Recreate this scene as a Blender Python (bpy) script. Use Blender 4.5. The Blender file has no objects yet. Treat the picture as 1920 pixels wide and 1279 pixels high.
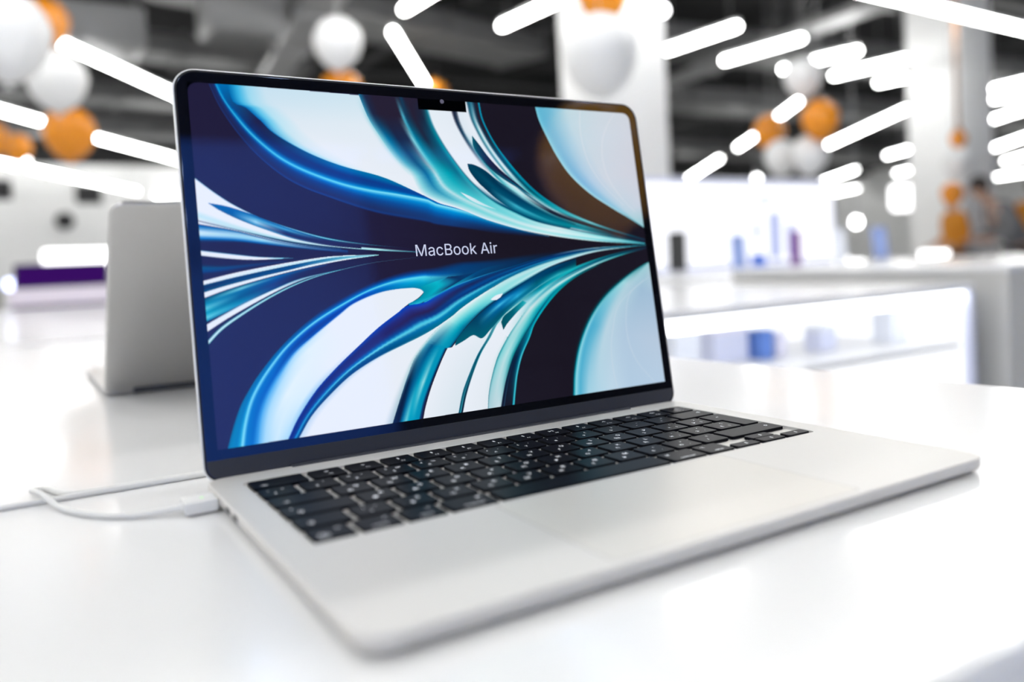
import bpy, bmesh, math
import numpy as np
from mathutils import Vector, Matrix
from mathutils.geometry import tessellate_polygon

scene = bpy.context.scene
COL = scene.collection

# ------------------------------------------------------------------ camera
cam_data = bpy.data.cameras.new('camera')
cam = bpy.data.objects.new('camera', cam_data)
COL.objects.link(cam)
cam.location = (-0.07386, -0.21874, 1.00757)
cam.rotation_euler = (1.545740, 0.044535, -0.570209)
cam_data.sensor_width = 36.0
cam_data.lens = 1552.84/1920*36
cam_data.shift_x = -56.06/1920
cam_data.shift_y = -114.59/1920
cam_data.clip_start = 0.01
cam_data.clip_end = 200
cam_data.dof.use_dof = True
cam_data.dof.focus_distance = 0.475
cam_data.dof.aperture_fstop = 3.3
scene.camera = cam

# ------------------------------------------------------------------ world, exposure
world = bpy.data.worlds.new('world')
scene.world = world
world.use_nodes = True
world.node_tree.nodes['Background'].inputs[0].default_value = (0.9, 0.95, 1.0, 1)
world.node_tree.nodes['Background'].inputs[1].default_value = 0.3
scene.view_settings.view_transform = 'Standard'
scene.view_settings.look = 'None'
scene.view_settings.exposure = 0.0
scene.view_settings.gamma = 1.0
scene.view_settings.use_curve_mapping = False
scene.cycles.use_denoising = True
scene.cycles.sample_clamp_indirect = 6.0
scene.cycles.use_light_tree = False
scene.cycles.max_bounces = 5
scene.cycles.diffuse_bounces = 3
scene.cycles.glossy_bounces = 3
scene.cycles.transmission_bounces = 2
scene.cycles.transparent_max_bounces = 6
scene.cycles.caustics_reflective = False
scene.cycles.caustics_refractive = False

TUBE_POWER = 24.5          # radiance of the white ceiling tubes
TABLE = 0.9                # table top height
MM = 0.001
FEET = 7.2                 # height of the laptop's deck over the table, mm


# ------------------------------------------------------------------ materials
MATS = {}


def rgb(r, g, b):
    def f(c):
        c /= 255
        return c/12.92 if c <= .04045 else ((c+.055)/1.055)**2.4
    return (f(r), f(g), f(b), 1)


def mat(name, color, rough=.5, metal=0.0, spec=.5, emit=0.0, noise=0.0, scale=40.0, bump=0.0, coat=0.0, sheen=0.0):
    if name in MATS:
        return MATS[name]
    m = bpy.data.materials.new(name)
    m.use_nodes = True
    nt = m.node_tree
    b = nt.nodes['Principled BSDF']
    b.inputs['Base Color'].default_value = color
    b.inputs['Roughness'].default_value = rough
    b.inputs['Metallic'].default_value = metal
    b.inputs['Specular IOR Level'].default_value = spec
    b.inputs['Coat Weight'].default_value = coat
    b.inputs['Coat Roughness'].default_value = .08
    b.inputs['Sheen Weight'].default_value = sheen
    if emit:
        b.inputs['Emission Color'].default_value = color
        b.inputs['Emission Strength'].default_value = emit
    if noise or bump:
        tc = nt.nodes.new('ShaderNodeTexCoord')
        n = nt.nodes.new('ShaderNodeTexNoise')
        n.inputs['Scale'].default_value = scale
        n.inputs['Detail'].default_value = 4
        nt.links.new(tc.outputs['Object'], n.inputs['Vector'])
        if noise:
            r = nt.nodes.new('ShaderNodeMapRange')
            r.inputs['To Min'].default_value = 1-noise
            r.inputs['To Max'].default_value = 1+noise
            nt.links.new(n.outputs['Fac'], r.inputs['Value'])
            v = nt.nodes.new('ShaderNodeVectorMath')
            v.operation = 'SCALE'
            v.inputs[0].default_value = color[:3]
            nt.links.new(r.outputs['Result'], v.inputs['Scale'])
            nt.links.new(v.outputs['Vector'], b.inputs['Base Color'])
        if bump:
            bp = nt.nodes.new('ShaderNodeBump')
            bp.inputs['Strength'].default_value = bump
            bp.inputs['Distance'].default_value = .00004
            nt.links.new(n.outputs['Fac'], bp.inputs['Height'])
            nt.links.new(bp.outputs['Normal'], b.inputs['Normal'])
    MATS[name] = m
    return m


def emissive(name, color, strength):
    if name in MATS:
        return MATS[name]
    m = bpy.data.materials.new(name)
    m.use_nodes = True
    nt = m.node_tree
    nt.nodes.clear()
    e = nt.nodes.new('ShaderNodeEmission')
    o = nt.nodes.new('ShaderNodeOutputMaterial')
    e.inputs[0].default_value = color
    e.inputs[1].default_value = strength
    nt.links.new(e.outputs[0], o.inputs[0])
    MATS[name] = m
    return m


COATING = (.085, .115, .185, 1)      # faintly blue mirror image of the coated screen glass


def coated_glass(name, attr=None, color=(0, 0, 0, 1), rough=.03):
    """Dark screen glass: what the panel emits plus the coating's tinted mirror image."""
    m = bpy.data.materials.new(name)
    m.use_nodes = True
    nt = m.node_tree
    nt.nodes.clear()
    out = nt.nodes.new('ShaderNodeOutputMaterial')
    add = nt.nodes.new('ShaderNodeAddShader')
    gl = nt.nodes.new('ShaderNodeBsdfGlossy')
    gl.inputs['Color'].default_value = COATING
    gl.inputs['Roughness'].default_value = rough
    if attr:
        e = nt.nodes.new('ShaderNodeEmission')
        a = nt.nodes.new('ShaderNodeAttribute')
        a.attribute_name = attr
        nt.links.new(a.outputs['Color'], e.inputs['Color'])
        e.inputs['Strength'].default_value = 1.0
    else:
        e = nt.nodes.new('ShaderNodeBsdfDiffuse')
        e.inputs['Color'].default_value = color
    nt.links.new(e.outputs[0], add.inputs[0])
    nt.links.new(gl.outputs[0], add.inputs[1])
    nt.links.new(add.outputs[0], out.inputs[0])
    return m


M_ALU = mat('silver aluminium', (.715, .695, .665, 1), .42, .15, .4, noise=.012, scale=900, bump=.02)
M_ALU_PAD = mat('trackpad glass', (.70, .67, .62, 1), .36, .15, .5, noise=.008, scale=700)
M_ALU_EDGE = mat('polished silver edge', (.92, .91, .89, 1), .35, .25, .5)
M_ALU_GREY = mat('grey aluminium', (.58, .57, .56, 1), .30, .95, .5, noise=.02, scale=900, bump=.02)
M_GASKET = mat('black rubber gasket', (.008, .008, .01, 1), .6)
M_CHIN = mat('dark grey hinge cover', (.030, .033, .045, 1), .5, noise=.08, scale=1500)
M_KEY = mat('black keycap', (.0045, .0045, .0070, 1), .33, 0, .30, noise=.1, scale=1200, bump=.03)
M_KEY.node_tree.nodes['Principled BSDF'].inputs['IOR'].default_value = 1.16
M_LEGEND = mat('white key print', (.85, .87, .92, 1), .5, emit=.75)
M_PORT = mat('dark port', (.02, .02, .02, 1), .6)
M_WHITE_PLASTIC = mat('white plastic', (.84, .84, .83, 1), .35)
M_CABLE = mat('white braided sleeve', (.80, .80, .785, 1), .7, noise=.06, scale=1600, bump=.25)
M_TABLE = mat('white glossy table top', (.90, .90, .90, 1), .22, 0, .5, noise=.01, scale=3, coat=.25)
M_TABLE_SIDE = mat('white lacquer', (.84, .84, .84, 1), .35)
M_WALL = mat('white painted wall', (.88, .88, .87, 1), .8, noise=.03, scale=2)
M_PILLAR = mat('white painted pillar', (.92, .92, .91, 1), .7, noise=.02, scale=3)
M_FLOOR = mat('pale grey floor', (.80, .80, .80, 1), .3, noise=.05, scale=1.5)
M_CEIL = mat('black painted ceiling', (.004, .004, .0045, 1), .9, noise=.3, scale=2)
M_DUCT = mat('grey metal duct', (.15, .15, .15, 1), .5, .4, noise=.2, scale=4)
M_BEAM = mat('dark grey beam', (.03, .03, .03, 1), .6, noise=.2, scale=5)
M_TRAY = mat('galvanised cable tray', (.3, .3, .3, 1), .45, .6, noise=.15, scale=6)
M_TUBE = emissive('lit tube diffuser', (1, 1, .985, 1), TUBE_POWER)
M_HOUSING = mat('white lamp housing', (.7, .7, .7, 1), .4)
M_WIRE = mat('thin steel wire', (.4, .4, .4, 1), .4, .8)
M_BAL_W = mat('white latex balloon', (.93, .93, .92, 1), .25, 0, .5, noise=.02, scale=6)
M_BAL_O = mat('orange latex balloon', (.86, .30, .012, 1), .25, 0, .5, noise=.05, scale=6)
M_RIBBON = mat('brown orange ribbon', (.30, .12, .02, 1), .6)
M_LIGHTBOX = emissive('backlit white panel', (.93, .94, 1.0, 1), 1.45)
M_LB_BLUE = emissive('backlit pale blue print', (.55, .62, .98, 1), .9)
M_LB_FRAME = mat('pale blue frame', (.75, .78, .95, 1), .4)
M_GREY_PANEL = mat('warm grey panel', (.56, .555, .53, 1), .55, noise=.03, scale=8)
M_CAB_GLOW = emissive('glowing cabinet interior', (.95, .965, 1.0, 1), 1.45)  # cabinet light put into panels that glow by themselves
M_GLASS = mat('clear cabinet glass', (.9, .95, 1, 1), .02)
M_BLUE = mat('blue box card', (.12, .25, .68, 1), .5)
M_LILAC = mat('lilac box card', (.84, .82, .95, 1), .5)
M_PALE = mat('pale blue card', (.90, .93, 1.0, 1), .5)
M_DARK = mat('black device', (.02, .02, .022, 1), .35)
M_SCREEN_P = emissive('purple screen', (.05, .006, .15, 1), .8)
M_PINK = mat('pinkish white deck', (.88, .80, .88, 1), .4)
M_PHONE_BLUE = mat('blue phone back', (.28, .38, .72, 1), .3)
M_PHONE_PURPLE = mat('purple phone back', (.20, .07, .30, 1), .3)
M_SKIN = mat('skin', (.55, .34, .24, 1), .5)
M_HAIR = mat('black hair', (.012, .010, .010, 1), .55)
M_JACKET = mat('grey knit cloth', (.19, .19, .20, 1), .85, noise=.15, scale=60)
M_ORANGE_CLOTH = mat('orange cloth', (.62, .24, .015, 1), .8, noise=.15, scale=50)
M_TROUSER = mat('dark cloth', (.03, .03, .04, 1), .8)
M_SHOE = mat('dark shoe', (.02, .02, .02, 1), .5)
M_WALL_BLUE = mat('blue painted wall', (.10, .30, .90, 1), .8, noise=.03, scale=2)  # unseen wall, its blue put in for the screen's navy reflection
M_BULB = emissive('bright spot lamp', (1, 1, 1, 1), 14)
M_BULB_BLUE = emissive('bluish spot lamp', (.62, .68, 1, 1), 5)
M_LED_GREEN = emissive('green charge light', (.45, 1, .35, 1), 1.3)


# ------------------------------------------------------------------ object helpers
def new_obj(name, verts, faces, material, parent=None, smooth=False, origin=(0, 0, 0)):
    me = bpy.data.meshes.new(name)
    o = Vector(origin)
    me.from_pydata([tuple(Vector(v)-o) for v in verts], [], faces)
    me.update()
    if smooth:
        me.polygons.foreach_set('use_smooth', [True]*len(me.polygons))
    me.materials.append(material)
    ob = bpy.data.objects.new(name, me)
    COL.objects.link(ob)
    if parent is not None:
        ob.parent = parent
    else:
        ob.location = o
    return ob


def tag(o, label=None, cat=None, group=None, kind=None):
    if label:
        o['label'] = label
    if cat:
        o['category'] = cat
    if group:
        o['group'] = group
    if kind:
        o['kind'] = kind
    return o


def empty(name, loc, label=None, cat=None, group=None, rz=0.0):
    o = bpy.data.objects.new(name, None)
    o.empty_display_size = .05
    COL.objects.link(o)
    o.location = loc
    o.rotation_euler = (0, 0, rz)
    return tag(o, label, cat, group)


def copy_tree(o, parent=None):
    c = o.copy()
    COL.objects.link(c)
    c.parent = parent
    for ch in list(o.children):
        copy_tree(ch, c)
    return c


def rounded_poly(pts, radii, seg=6):
    out = []
    n = len(pts)
    for i in range(n):
        p0, p1, p2 = (np.array(pts[(i+k-1) % n], float) for k in range(3))
        r = radii[i] if hasattr(radii, '__len__') else radii
        if r <= 0:
            out.append(tuple(p1))
            continue
        a = (p0-p1)/np.linalg.norm(p0-p1)
        b = (p2-p1)/np.linalg.norm(p2-p1)
        half = math.acos(max(-1, min(1, float(a@b))))/2
        d = r/math.tan(half)
        cen = p1+(a+b)/np.linalg.norm(a+b)*(r/math.sin(half))
        s = p1+a*d-cen
        e = p1+b*d-cen
        a0 = math.atan2(s[1], s[0])
        a1 = math.atan2(e[1], e[0])
        da = (a1-a0+math.pi) % (2*math.pi)-math.pi
        for k in range(seg+1):
            t = a0+da*k/seg
            out.append((cen[0]+r*math.cos(t), cen[1]+r*math.sin(t)))
    return out


def rect(x0, y0, x1, y1, r=0, seg=6):
    return rounded_poly([(x0, y0), (x1, y0), (x1, y1), (x0, y1)], r, seg)


def inset(loop, d):
    P = np.array(loop, float)
    if abs(d) < 1e-12:
        return P
    prev = np.roll(P, 1, 0)
    nxt = np.roll(P, -1, 0)
    e1 = P-prev
    e2 = nxt-P
    e1 /= np.linalg.norm(e1, axis=1)[:, None]
    e2 /= np.linalg.norm(e2, axis=1)[:, None]
    n1 = np.stack([-e1[:, 1], e1[:, 0]], 1)
    n2 = np.stack([-e2[:, 1], e2[:, 0]], 1)
    m = n1+n2
    m /= np.linalg.norm(m, axis=1)[:, None]
    c = np.maximum((m*n1).sum(1), .3)
    return P+m*(d/c)[:, None]


def slab_data(loop, profile, bottom=True, top=True):
    """Loops of a counter-clockwise outline stacked along profile [(inset, z), ...]."""
    n = len(loop)
    V, F = [], []
    for d, z in profile:
        V += [(float(x), float(y), z) for x, y in inset(loop, d)]
    for k in range(len(profile)-1):
        for i in range(n):
            j = (i+1) % n
            F.append((k*n+i, k*n+j, (k+1)*n+j, (k+1)*n+i))
    if bottom:
        F.append(tuple(range(n-1, -1, -1)))
    if top:
        F.append(tuple(range((len(profile)-1)*n, len(profile)*n)))
    return V, F


def box_data(x0, y0, z0, x1, y1, z1, bevel=0.0):
    b = min(bevel, (z1-z0)*.45)
    prof = [(b, z0), (0, z0+b), (0, z1-b), (b, z1)] if b else [(0, z0), (0, z1)]
    return slab_data(rect(x0, y0, x1, y1), prof)


def join(*parts):
    V, F = [], []
    for v, f in parts:
        o = len(V)
        V += list(v)
        F += [tuple(i+o for i in q) for q in f]
    return V, F


def xf(data, M):
    return [tuple(M @ Vector(v)) for v in data[0]], data[1]


def tube_data(pts, radius, n=10, cap=True):
    P = [Vector(p) for p in pts]
    R = radius if hasattr(radius, '__len__') else [radius]*len(P)
    V, F = [], []
    up = None
    for i, p in enumerate(P):
        t = (P[min(i+1, len(P)-1)]-P[max(i-1, 0)]).normalized()
        if up is None:
            up = t.orthogonal().normalized()
        up = (up-t*up.dot(t)).normalized()
        s = t.cross(up)
        for k in range(n):
            a = 2*math.pi*k/n
            V.append(tuple(p+(up*math.cos(a)+s*math.sin(a))*R[i]))
    for i in range(len(P)-1):
        for k in range(n):
            j = (k+1) % n
            F.append((i*n+k, i*n+j, (i+1)*n+j, (i+1)*n+k))
    if cap:
        F.append(tuple(range(n-1, -1, -1)))
        F.append(tuple(range((len(P)-1)*n, len(P)*n)))
    return V, F


def lathe_data(profile, n=20):
    """profile [(radius, z)] bottom to top, closed with fans where the radius is 0."""
    V, F = [], []
    for r, z in profile:
        for k in range(n):
            a = 2*math.pi*k/n
            V.append((r*math.cos(a), r*math.sin(a), z))
    for i in range(len(profile)-1):
        for k in range(n):
            j = (k+1) % n
            F.append((i*n+k, i*n+j, (i+1)*n+j, (i+1)*n+k))
    F.append(tuple(range(n-1, -1, -1)))
    F.append(tuple(range((len(profile)-1)*n, len(profile)*n)))
    return V, F


def spline3(pts, per=10):
    P = [Vector(p) for p in pts]
    Q = [P[0]*2-P[1]]+P+[P[-1]*2-P[-2]]
    out = []
    for i in range(1, len(Q)-2):
        a, b, c, d = Q[i-1], Q[i], Q[i+1], Q[i+2]
        for k in range(per):
            t = k/per
            m1, m2 = (c-a)*.5, (d-b)*.5
            out.append(b*(2*t**3-3*t**2+1)+m1*(t**3-2*t**2+t)+c*(-2*t**3+3*t**2)+m2*(t**3-t**2))
    return out+[P[-1]]


# ------------------------------------------------------------------ lettering
def load_font():
    import os
    try:
        d = bpy.utils.system_resource('DATAFILES', path='fonts')
        return bpy.data.fonts.load(os.path.join(d, 'Inter.woff2'))
    except Exception:
        return None


FONT = load_font()
_text_cache = {}


def _fill(contours):
    pts = [p for c in contours for p in c]
    tris = tessellate_polygon([[Vector((x, y, 0)) for x, y in c] for c in contours])
    F = []
    for a, b, c in tris:
        (x0, y0), (x1, y1), (x2, y2) = pts[a], pts[b], pts[c]
        F.append((a, b, c) if (x1-x0)*(y2-y0)-(x2-x0)*(y1-y0) > 0 else (a, c, b))
    return [(x, y, 0) for x, y in pts], F


def _inside(p, poly):
    x, y = p
    c = False
    for (x0, y0), (x1, y1) in zip(poly, poly[1:]+poly[:1]):
        if (y0 > y) != (y1 > y) and x < (x1-x0)*(y-y0)/(y1-y0)+x0:
            c = not c
    return c


def text_data(s, size=1.0, offset=0.0):
    """Flat lettering centred on the origin, x right, y up; overlapping strokes of a glyph are filled one by one."""
    if s not in _text_cache:
        cu = bpy.data.curves.new('lettering', 'FONT')
        cu.body = s
        if FONT:
            cu.font = FONT
        cu.size = 1
        ob = bpy.data.objects.new('lettering', cu)
        COL.objects.link(ob)
        dg = bpy.context.evaluated_depsgraph_get()
        cv = ob.to_curve(dg)
        cont = []
        for sp in cv.splines:
            pts = []
            bz = list(sp.bezier_points)
            for a, b in zip(bz, bz[1:]+bz[:1]):
                p0, p1, p2, p3 = a.co, a.handle_right, b.handle_left, b.co
                straight = (p1-p0).length < 1e-6 and (p3-p2).length < 1e-6
                n = 1 if straight or a.handle_right_type == 'VECTOR' and b.handle_left_type == 'VECTOR' else 5
                for k in range(n):
                    t = k/n
                    q = p0*(1-t)**3+p1*3*t*(1-t)**2+p2*3*t*t*(1-t)+p3*t**3
                    pts.append((q.x, q.y))
            if len(pts) > 2:
                ar = sum(x0*y1-x1*y0 for (x0, y0), (x1, y1) in zip(pts, pts[1:]+pts[:1]))/2
                cont.append((ar, pts))
        ob.to_curve_clear()
        bpy.data.objects.remove(ob)
        bpy.data.curves.remove(cu)
        V, F = [], []
        if cont:
            sign = max(cont, key=lambda q: abs(q[0]))[0]
            outer = [p for a, p in cont if a*sign > 0]
            holes = [p for a, p in cont if a*sign < 0]
            for p in outer:
                v, f = _fill([p]+[h for h in holes if _inside(h[0], p)])
                o = len(V)
                V += v
                F += [tuple(i+o for i in q) for q in f]
        if V:
            xs = [v[0] for v in V]
            ys = [v[1] for v in V]
            cx = (min(xs)+max(xs))/2
            cy = (min(ys)+max(ys))/2
            V = [(v[0]-cx, v[1]-cy, 0) for v in V]
        _text_cache[s] = (V, F)
    V, F = _text_cache[s]
    return [(v[0]*size, v[1]*size, 0) for v in V], F


# letters are made while the scene is still empty, which keeps this quick
for _s in ('MacBook Air', 'esc', 'fn', 'control', 'option', 'command', '\u2116', '\u25b7\u2016', '\u25c1)', '\u25c1))', *['F%d' % i for i in range(1, 13)],
           *'QWERTYUIOPASDFGHJKLZXCVBNM1234567890<>[]{}!"@#$%^&*:;,.()_-+=|~?/\\\'',
           *'\u0419\u0426\u0423\u041a\u0415\u041d\u0413\u0428\u0429\u0417\u0425\u042a\u0424\u042b\u0412\u0410\u041f\u0420\u041e\u041b\u0414\u0416\u042d\u0401\u042f\u0427\u0421\u041c\u0418\u0422\u042c\u0411\u042e',
           *'\u263c\u25a4\u26b2\u2640\u263e\u226a\u226b\u25c1\u232b\u21e5\u2022\u21ea\u21e7\u2295\u2325\u2318\u21b5\u25c2\u25b4\u25be\u25b8'):
    text_data(_s)


# ================================================================== the room
X0, X1, Y0, Y1, HC = -7.0, 32.0, -6.6, 24.6, 4.3


def struct(name, data, m, parent=None):
    o = new_obj(name, data[0], data[1], m, parent)
    if parent is None:
        o['kind'] = 'structure'
    return o


struct('floor', box_data(X0, Y0, -.1, X1, Y1, 0), M_FLOOR)
ceiling = struct('ceiling', box_data(X0, Y0, HC, X1, Y1, HC+.1), M_CEIL)
struct('wall_back', box_data(X0, Y1, 0, X1, Y1+.1, HC), M_WALL)
struct('wall_front', box_data(X0, Y0-.1, 0, X1, Y0, HC), M_WALL_BLUE)
struct('wall_left', box_data(X0-.1, Y0, 0, X0, Y1, HC), M_WALL)
struct('wall_right', box_data(X1, Y0, 0, X1+.1, Y1, HC), M_WALL)
# steel beams under the black ceiling
for k in range(9):
    y = -4.5+k*3.4
    w, t = .11, .03
    d = join(box_data(X0, y-w, HC-.04, X1, y+w, HC-.01), box_data(X0, y-t, HC-.17, X1, y+t, HC-.04), box_data(X0, y-w, HC-.2, X1, y+w, HC-.17))
    new_obj('beam', d[0], d[1], M_BEAM, ceiling)
for k in range(8):
    x = -4.5+k*4.6
    d = join(box_data(x-.08, Y0, HC-.16, x+.08, Y1, HC-.1))
    new_obj('joist', d[0], d[1], M_BEAM, ceiling)


def duct(label, p0, p1, w, h, z, m=M_DUCT, cat='duct', name='air_duct', group=None):
    p0, p1 = Vector((*p0, 0)), Vector((*p1, 0))
    L = (p1-p0).length
    a = math.atan2(p1.y-p0.y, p1.x-p0.x)
    root = empty(name, (p0.x, p0.y, z), label, cat, group, rz=a)
    n = max(1, round(L/1.5))
    for i in range(n):
        d = box_data(L*i/n+.01, -w/2, 0, L*(i+1)/n-.01, w/2, h, .02)
        new_obj('section', d[0], d[1], m, root)
        d = box_data(L*(i+1)/n-.03, -w/2-.03, -.03, L*(i+1)/n+.03, w/2+.03, h+.03)
        new_obj('flange', d[0], d[1], m, root)
    return root


duct('wide grey duct crossing the black ceiling behind the single white balloon', (-2, 7.6), (6.0, 9.6), .9, .28, 3.76)
duct('grey duct under the ceiling above the left balloons', (-3, 10.6), (3.5, 11.4), .6, .28, 3.74)
duct('long grey duct running along the far left wall', (-6, 17.5), (9.5, 17.5), .8, .35, 3.7)
duct('grey duct crossing the far ceiling behind the orange left balloon', (-6, 14.2), (12, 14.9), .7, .28, 3.78)
duct('grey duct above the tube lights right of the front pillar', (6.5, 8.4), (16, 7.4), .8, .3, 3.72)
duct('grey duct high over the right tube lights near the rear pillar', (9, 11.5), (26, 10.4), .9, .35, 3.7)
duct('far grey duct along the right part of the store', (10.5, 17.2), (29, 16.5), .9, .35, 3.7)
duct('galvanised cable tray running above the laptop screen', (2.2, 4.8), (3.2, 13.5), .35, .08, 3.45, M_TRAY, 'cable tray', 'cable_tray')
duct('galvanised cable tray over the right tube lights', (7.4, 3.6), (8.6, 12.5), .35, .08, 3.45, M_TRAY, 'cable tray', 'cable_tray')


def air_unit(label, x, y, z, s):
    r = empty('air_unit', (x, y, z), label, 'air conditioner')
    d = box_data(-.45*s, -.35*s, 0, .45*s, .35*s, .5*s, .03)
    new_obj('casing', d[0], d[1], mat('light grey casing', (.28, .28, .28, 1), .5), r)
    for i in range(5):
        d = box_data(-.36*s, (-.28+.13*i)*s, -.012, .36*s, (-.24+.13*i)*s, 0)
        new_obj('grille_slat', d[0], d[1], M_DUCT, r)
    for sx in (-.4, .4):
        d = tube_data([(sx*s, 0, .5*s), (sx*s, 0, HC-z)], .012, 6)
        new_obj('hanger_rod', d[0], d[1], M_WIRE, r)


air_unit('pale grey box unit hanging from the ceiling at upper left', .80, 9.15, 3.28, .85)
air_unit('pale grey box unit on the ceiling beyond the single white balloon', 1.95, 8.2, 3.3, .8)


# ------------------------------------------------------------------ pillars
def pillar(label, x, y, s):
    r = empty('pillar', (x, y, 0), label, 'pillar')
    d = slab_data(rect(-s, -s, s, s, .02, 3), [(0, 0), (0, HC)])
    new_obj('shaft', d[0], d[1], M_PILLAR, r)
    d = slab_data(rect(-s-.015, -s-.015, s+.015, s+.015, .02, 3), [(0, 0), (0, .12), (.012, .13)])
    new_obj('skirting', d[0], d[1], M_TABLE_SIDE, r)


pillar('thick white square pillar behind the laptop, nearer of two', 4.0, 4.98, .30)
pillar('white square pillar at right behind the people, farther of two', 10.09, 5.86, .36)


# ------------------------------------------------------------------ tube lights
def tube_light(label, a, b, group=None, r=.035):
    a, b = Vector(a), Vector(b)
    c = (a+b)/2
    L = (b-a).length
    ang = math.atan2(b.y-a.y, b.x-a.x)
    root = empty('tube_light', c, label, 'lamp', group, rz=ang)
    prof = [(.3*r, -L/2), (.8*r, -L/2+.3*r), (r, -L/2+r), (r, L/2-r), (.8*r, L/2-.3*r), (.3*r, L/2)]
    d = lathe_data(prof, 10)
    d = xf(d, Matrix.Rotation(math.pi/2, 4, 'Y'))
    new_obj('diffuser', d[0], d[1], M_TUBE, root)
    d = box_data(-L/2, -.022, r*.9, L/2, .022, r*.9+.03)
    new_obj('housing', d[0], d[1], M_HOUSING, root)
    for s in (-.4, .4):
        d = tube_data([(L*s, 0, r), (L*s, 0, HC-c.z)], .003, 5)
        new_obj('suspension_wire', d[0], d[1], M_WIRE, root)


H = 3.2
TUBES = [
    ('long white tube light running down to the top left corner of the front laptop', (.39, 8.55), (2.56, 12.0)),
    ('white tube light cut by the left edge, ending at the large orange balloon', (-.40, 11.82), (.43, 13.13)),
    ('white tube light from the large left orange balloon to behind the front laptop', (1.13, 14.33), (3.91, 18.54)),
    ('lowest long white tube light above the grey laptop', (.33, 18.61), (2.75, 23.2)),
    ('short white tube light at the left edge under the small orange balloon', (-.9, 16.4), (.09, 18.2)),
    ('white tube light lying just over the lid of the grey laptop', (3.3, 24.2), (4.9, 22.9)),
    ('steep white tube light that ends at the top edge of the front laptop', (3.04, 7.05), (4.40, 9.23)),
    ('white tube light cut by the top edge, just right of the single white balloon', (2.88, 6.43), (2.95, 4.9)),
    ('white tube light at the top edge, left of the nearer pillar', (3.90, 6.52), (3.97, 5.42)),
    ('white tube light starting at the right side of the nearer pillar', (6.0, 6.6), (6.03, 5.55)),
    ('second white tube light right of the nearer pillar', (6.97, 6.71), (7.03, 5.6)),
    ('white tube light above the white balloon at right', (8.01, 6.29), (8.1, 5.7)),
    ('very short white tube light at the top of the right white balloon', (8.01, 6.76), (8.03, 6.6)),
    ('long white tube light left of the farther pillar, upper of a pair', (8.97, 6.76), (9.04, 5.73)),
    ('short white tube light left of the farther pillar, lower of a pair', (9.97, 6.82), (10.03, 6.38)),
    ('white tube light between the right white balloon and the left orange balloon of that cluster', (10.89, 9.39), (9.99, 8.15)),
    ('short white tube light just left of the right balloon cluster', (13.11, 12.42), (12.06, 10.91)),
    ('long diagonal white tube light from the right balloon cluster to the farther pillar', (15.26, 11.96), (12.34, 7.89)),
    ('white tube light over the left end of the backlit panel', (16.96, 18.12), (14.16, 13.99)),
    ('short white tube light beside the farther pillar, below the long diagonal one', (18.42, 12.52), (17.75, 11.42)),
    ('shortest white tube light beside the farther pillar, far back', (23.40, 15.64), (22.92, 14.85)),
    ('biggest white tube light, crossing the upper right corner', (5.83, 4.30), (9.9, 4.41)),
    ('upper white tube light of the bunch right of the farther pillar', (12.15, 6.46), (12.0, 5.6)),
    ('second white tube light of the bunch right of the farther pillar', (13.03, 6.94), (13.2, 6.2)),
    ('short third white tube light right of the farther pillar', (15.31, 8.2), (14.87, 7.6)),
    ('white tube light end cut by the right edge, between the bunch lights', (14.86, 7.55), (14.4, 6.8)),
    ('long white tube light at right edge above the people', (20.05, 10.75), (18.3, 8.9)),
    ('second lowest white tube light at right edge above the people', (23.9, 12.55), (22.3, 10.8)),
    ('lowest white tube light at right edge over the people', (29.5, 15.82), (28.6, 13.8)),
    ('white tube light over the right end of the backlit panel, upper', (23.68, 18.93), (20.72, 15.11)),
    ('white tube light over the right end of the backlit panel, lower', (29.29, 23.05), (27.58, 20.13)),
]
for lab, a, b in TUBES:
    tube_light(lab, (*a, H), (*b, H))
# the same lamps go on over the table and beside it, above the picture
for x in (-4.5, -3.2, -1.9, -.6, .7, 2.0, 3.3, 4.6):
    for y in (-1.6, .5):
        tube_light('white tube light hanging over the tables above the picture', (x, y-.75, H), (x+.02, y+.75, H), 'tube lights over the tables')
for k in range(5):
    tube_light('white tube light hanging in line across the tables above the picture', (-4.2+k*1.85, 2.42, H), (-4.2+k*1.85+1.8, 2.42, H), 'tube lights in line over the tables', .055)
for k in range(4):
    tube_light('white tube light in the second line across the store above the picture', (-4.1+k*2.2, 4.35, H), (-4.1+k*2.2+2.1, 4.35, H), 'tube lights in the second line')
for x in (-4.6, -3.3, -2.0, -.7):  # unseen lamps added to brighten the blue wall for the screen's reflection
    for y in (-5.5, -4.6):
        tube_light('added tube light brightening the blue wall behind the photographer', (x-.5, y, H), (x+.5, y, H), 'added lamps along the blue wall')
for x in (14, 18, 22, 26):
    for y in (1.0, 6.0):
        tube_light('white tube light over the right hand aisle beyond the picture', (x, y-1.2, H), (x+1.2, y+.6, H), 'tube lights over the right aisle')
for x in (-4, -1.5):
    for y in (8, 13, 18, 22):
        tube_light('white tube light over the left hand aisle beyond the picture', (x-.8, y-1.2, H), (x+.8, y+1.2, H), 'tube lights over the left aisle')
# added dark fascia hiding a row of lamps added to brighten the far wall
struct('trim_1', box_data(X0, 23.16, 3.85, X1, 23.20, HC), M_BEAM)
for k in range(18):
    tube_light('added tube light hidden behind the fascia, brightening the far wall', (-5.2+k*2.05, 23.55, 4.12), (-5.2+k*2.05+1.9, 23.55, 4.12), 'added lamps behind the fascia')


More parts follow.
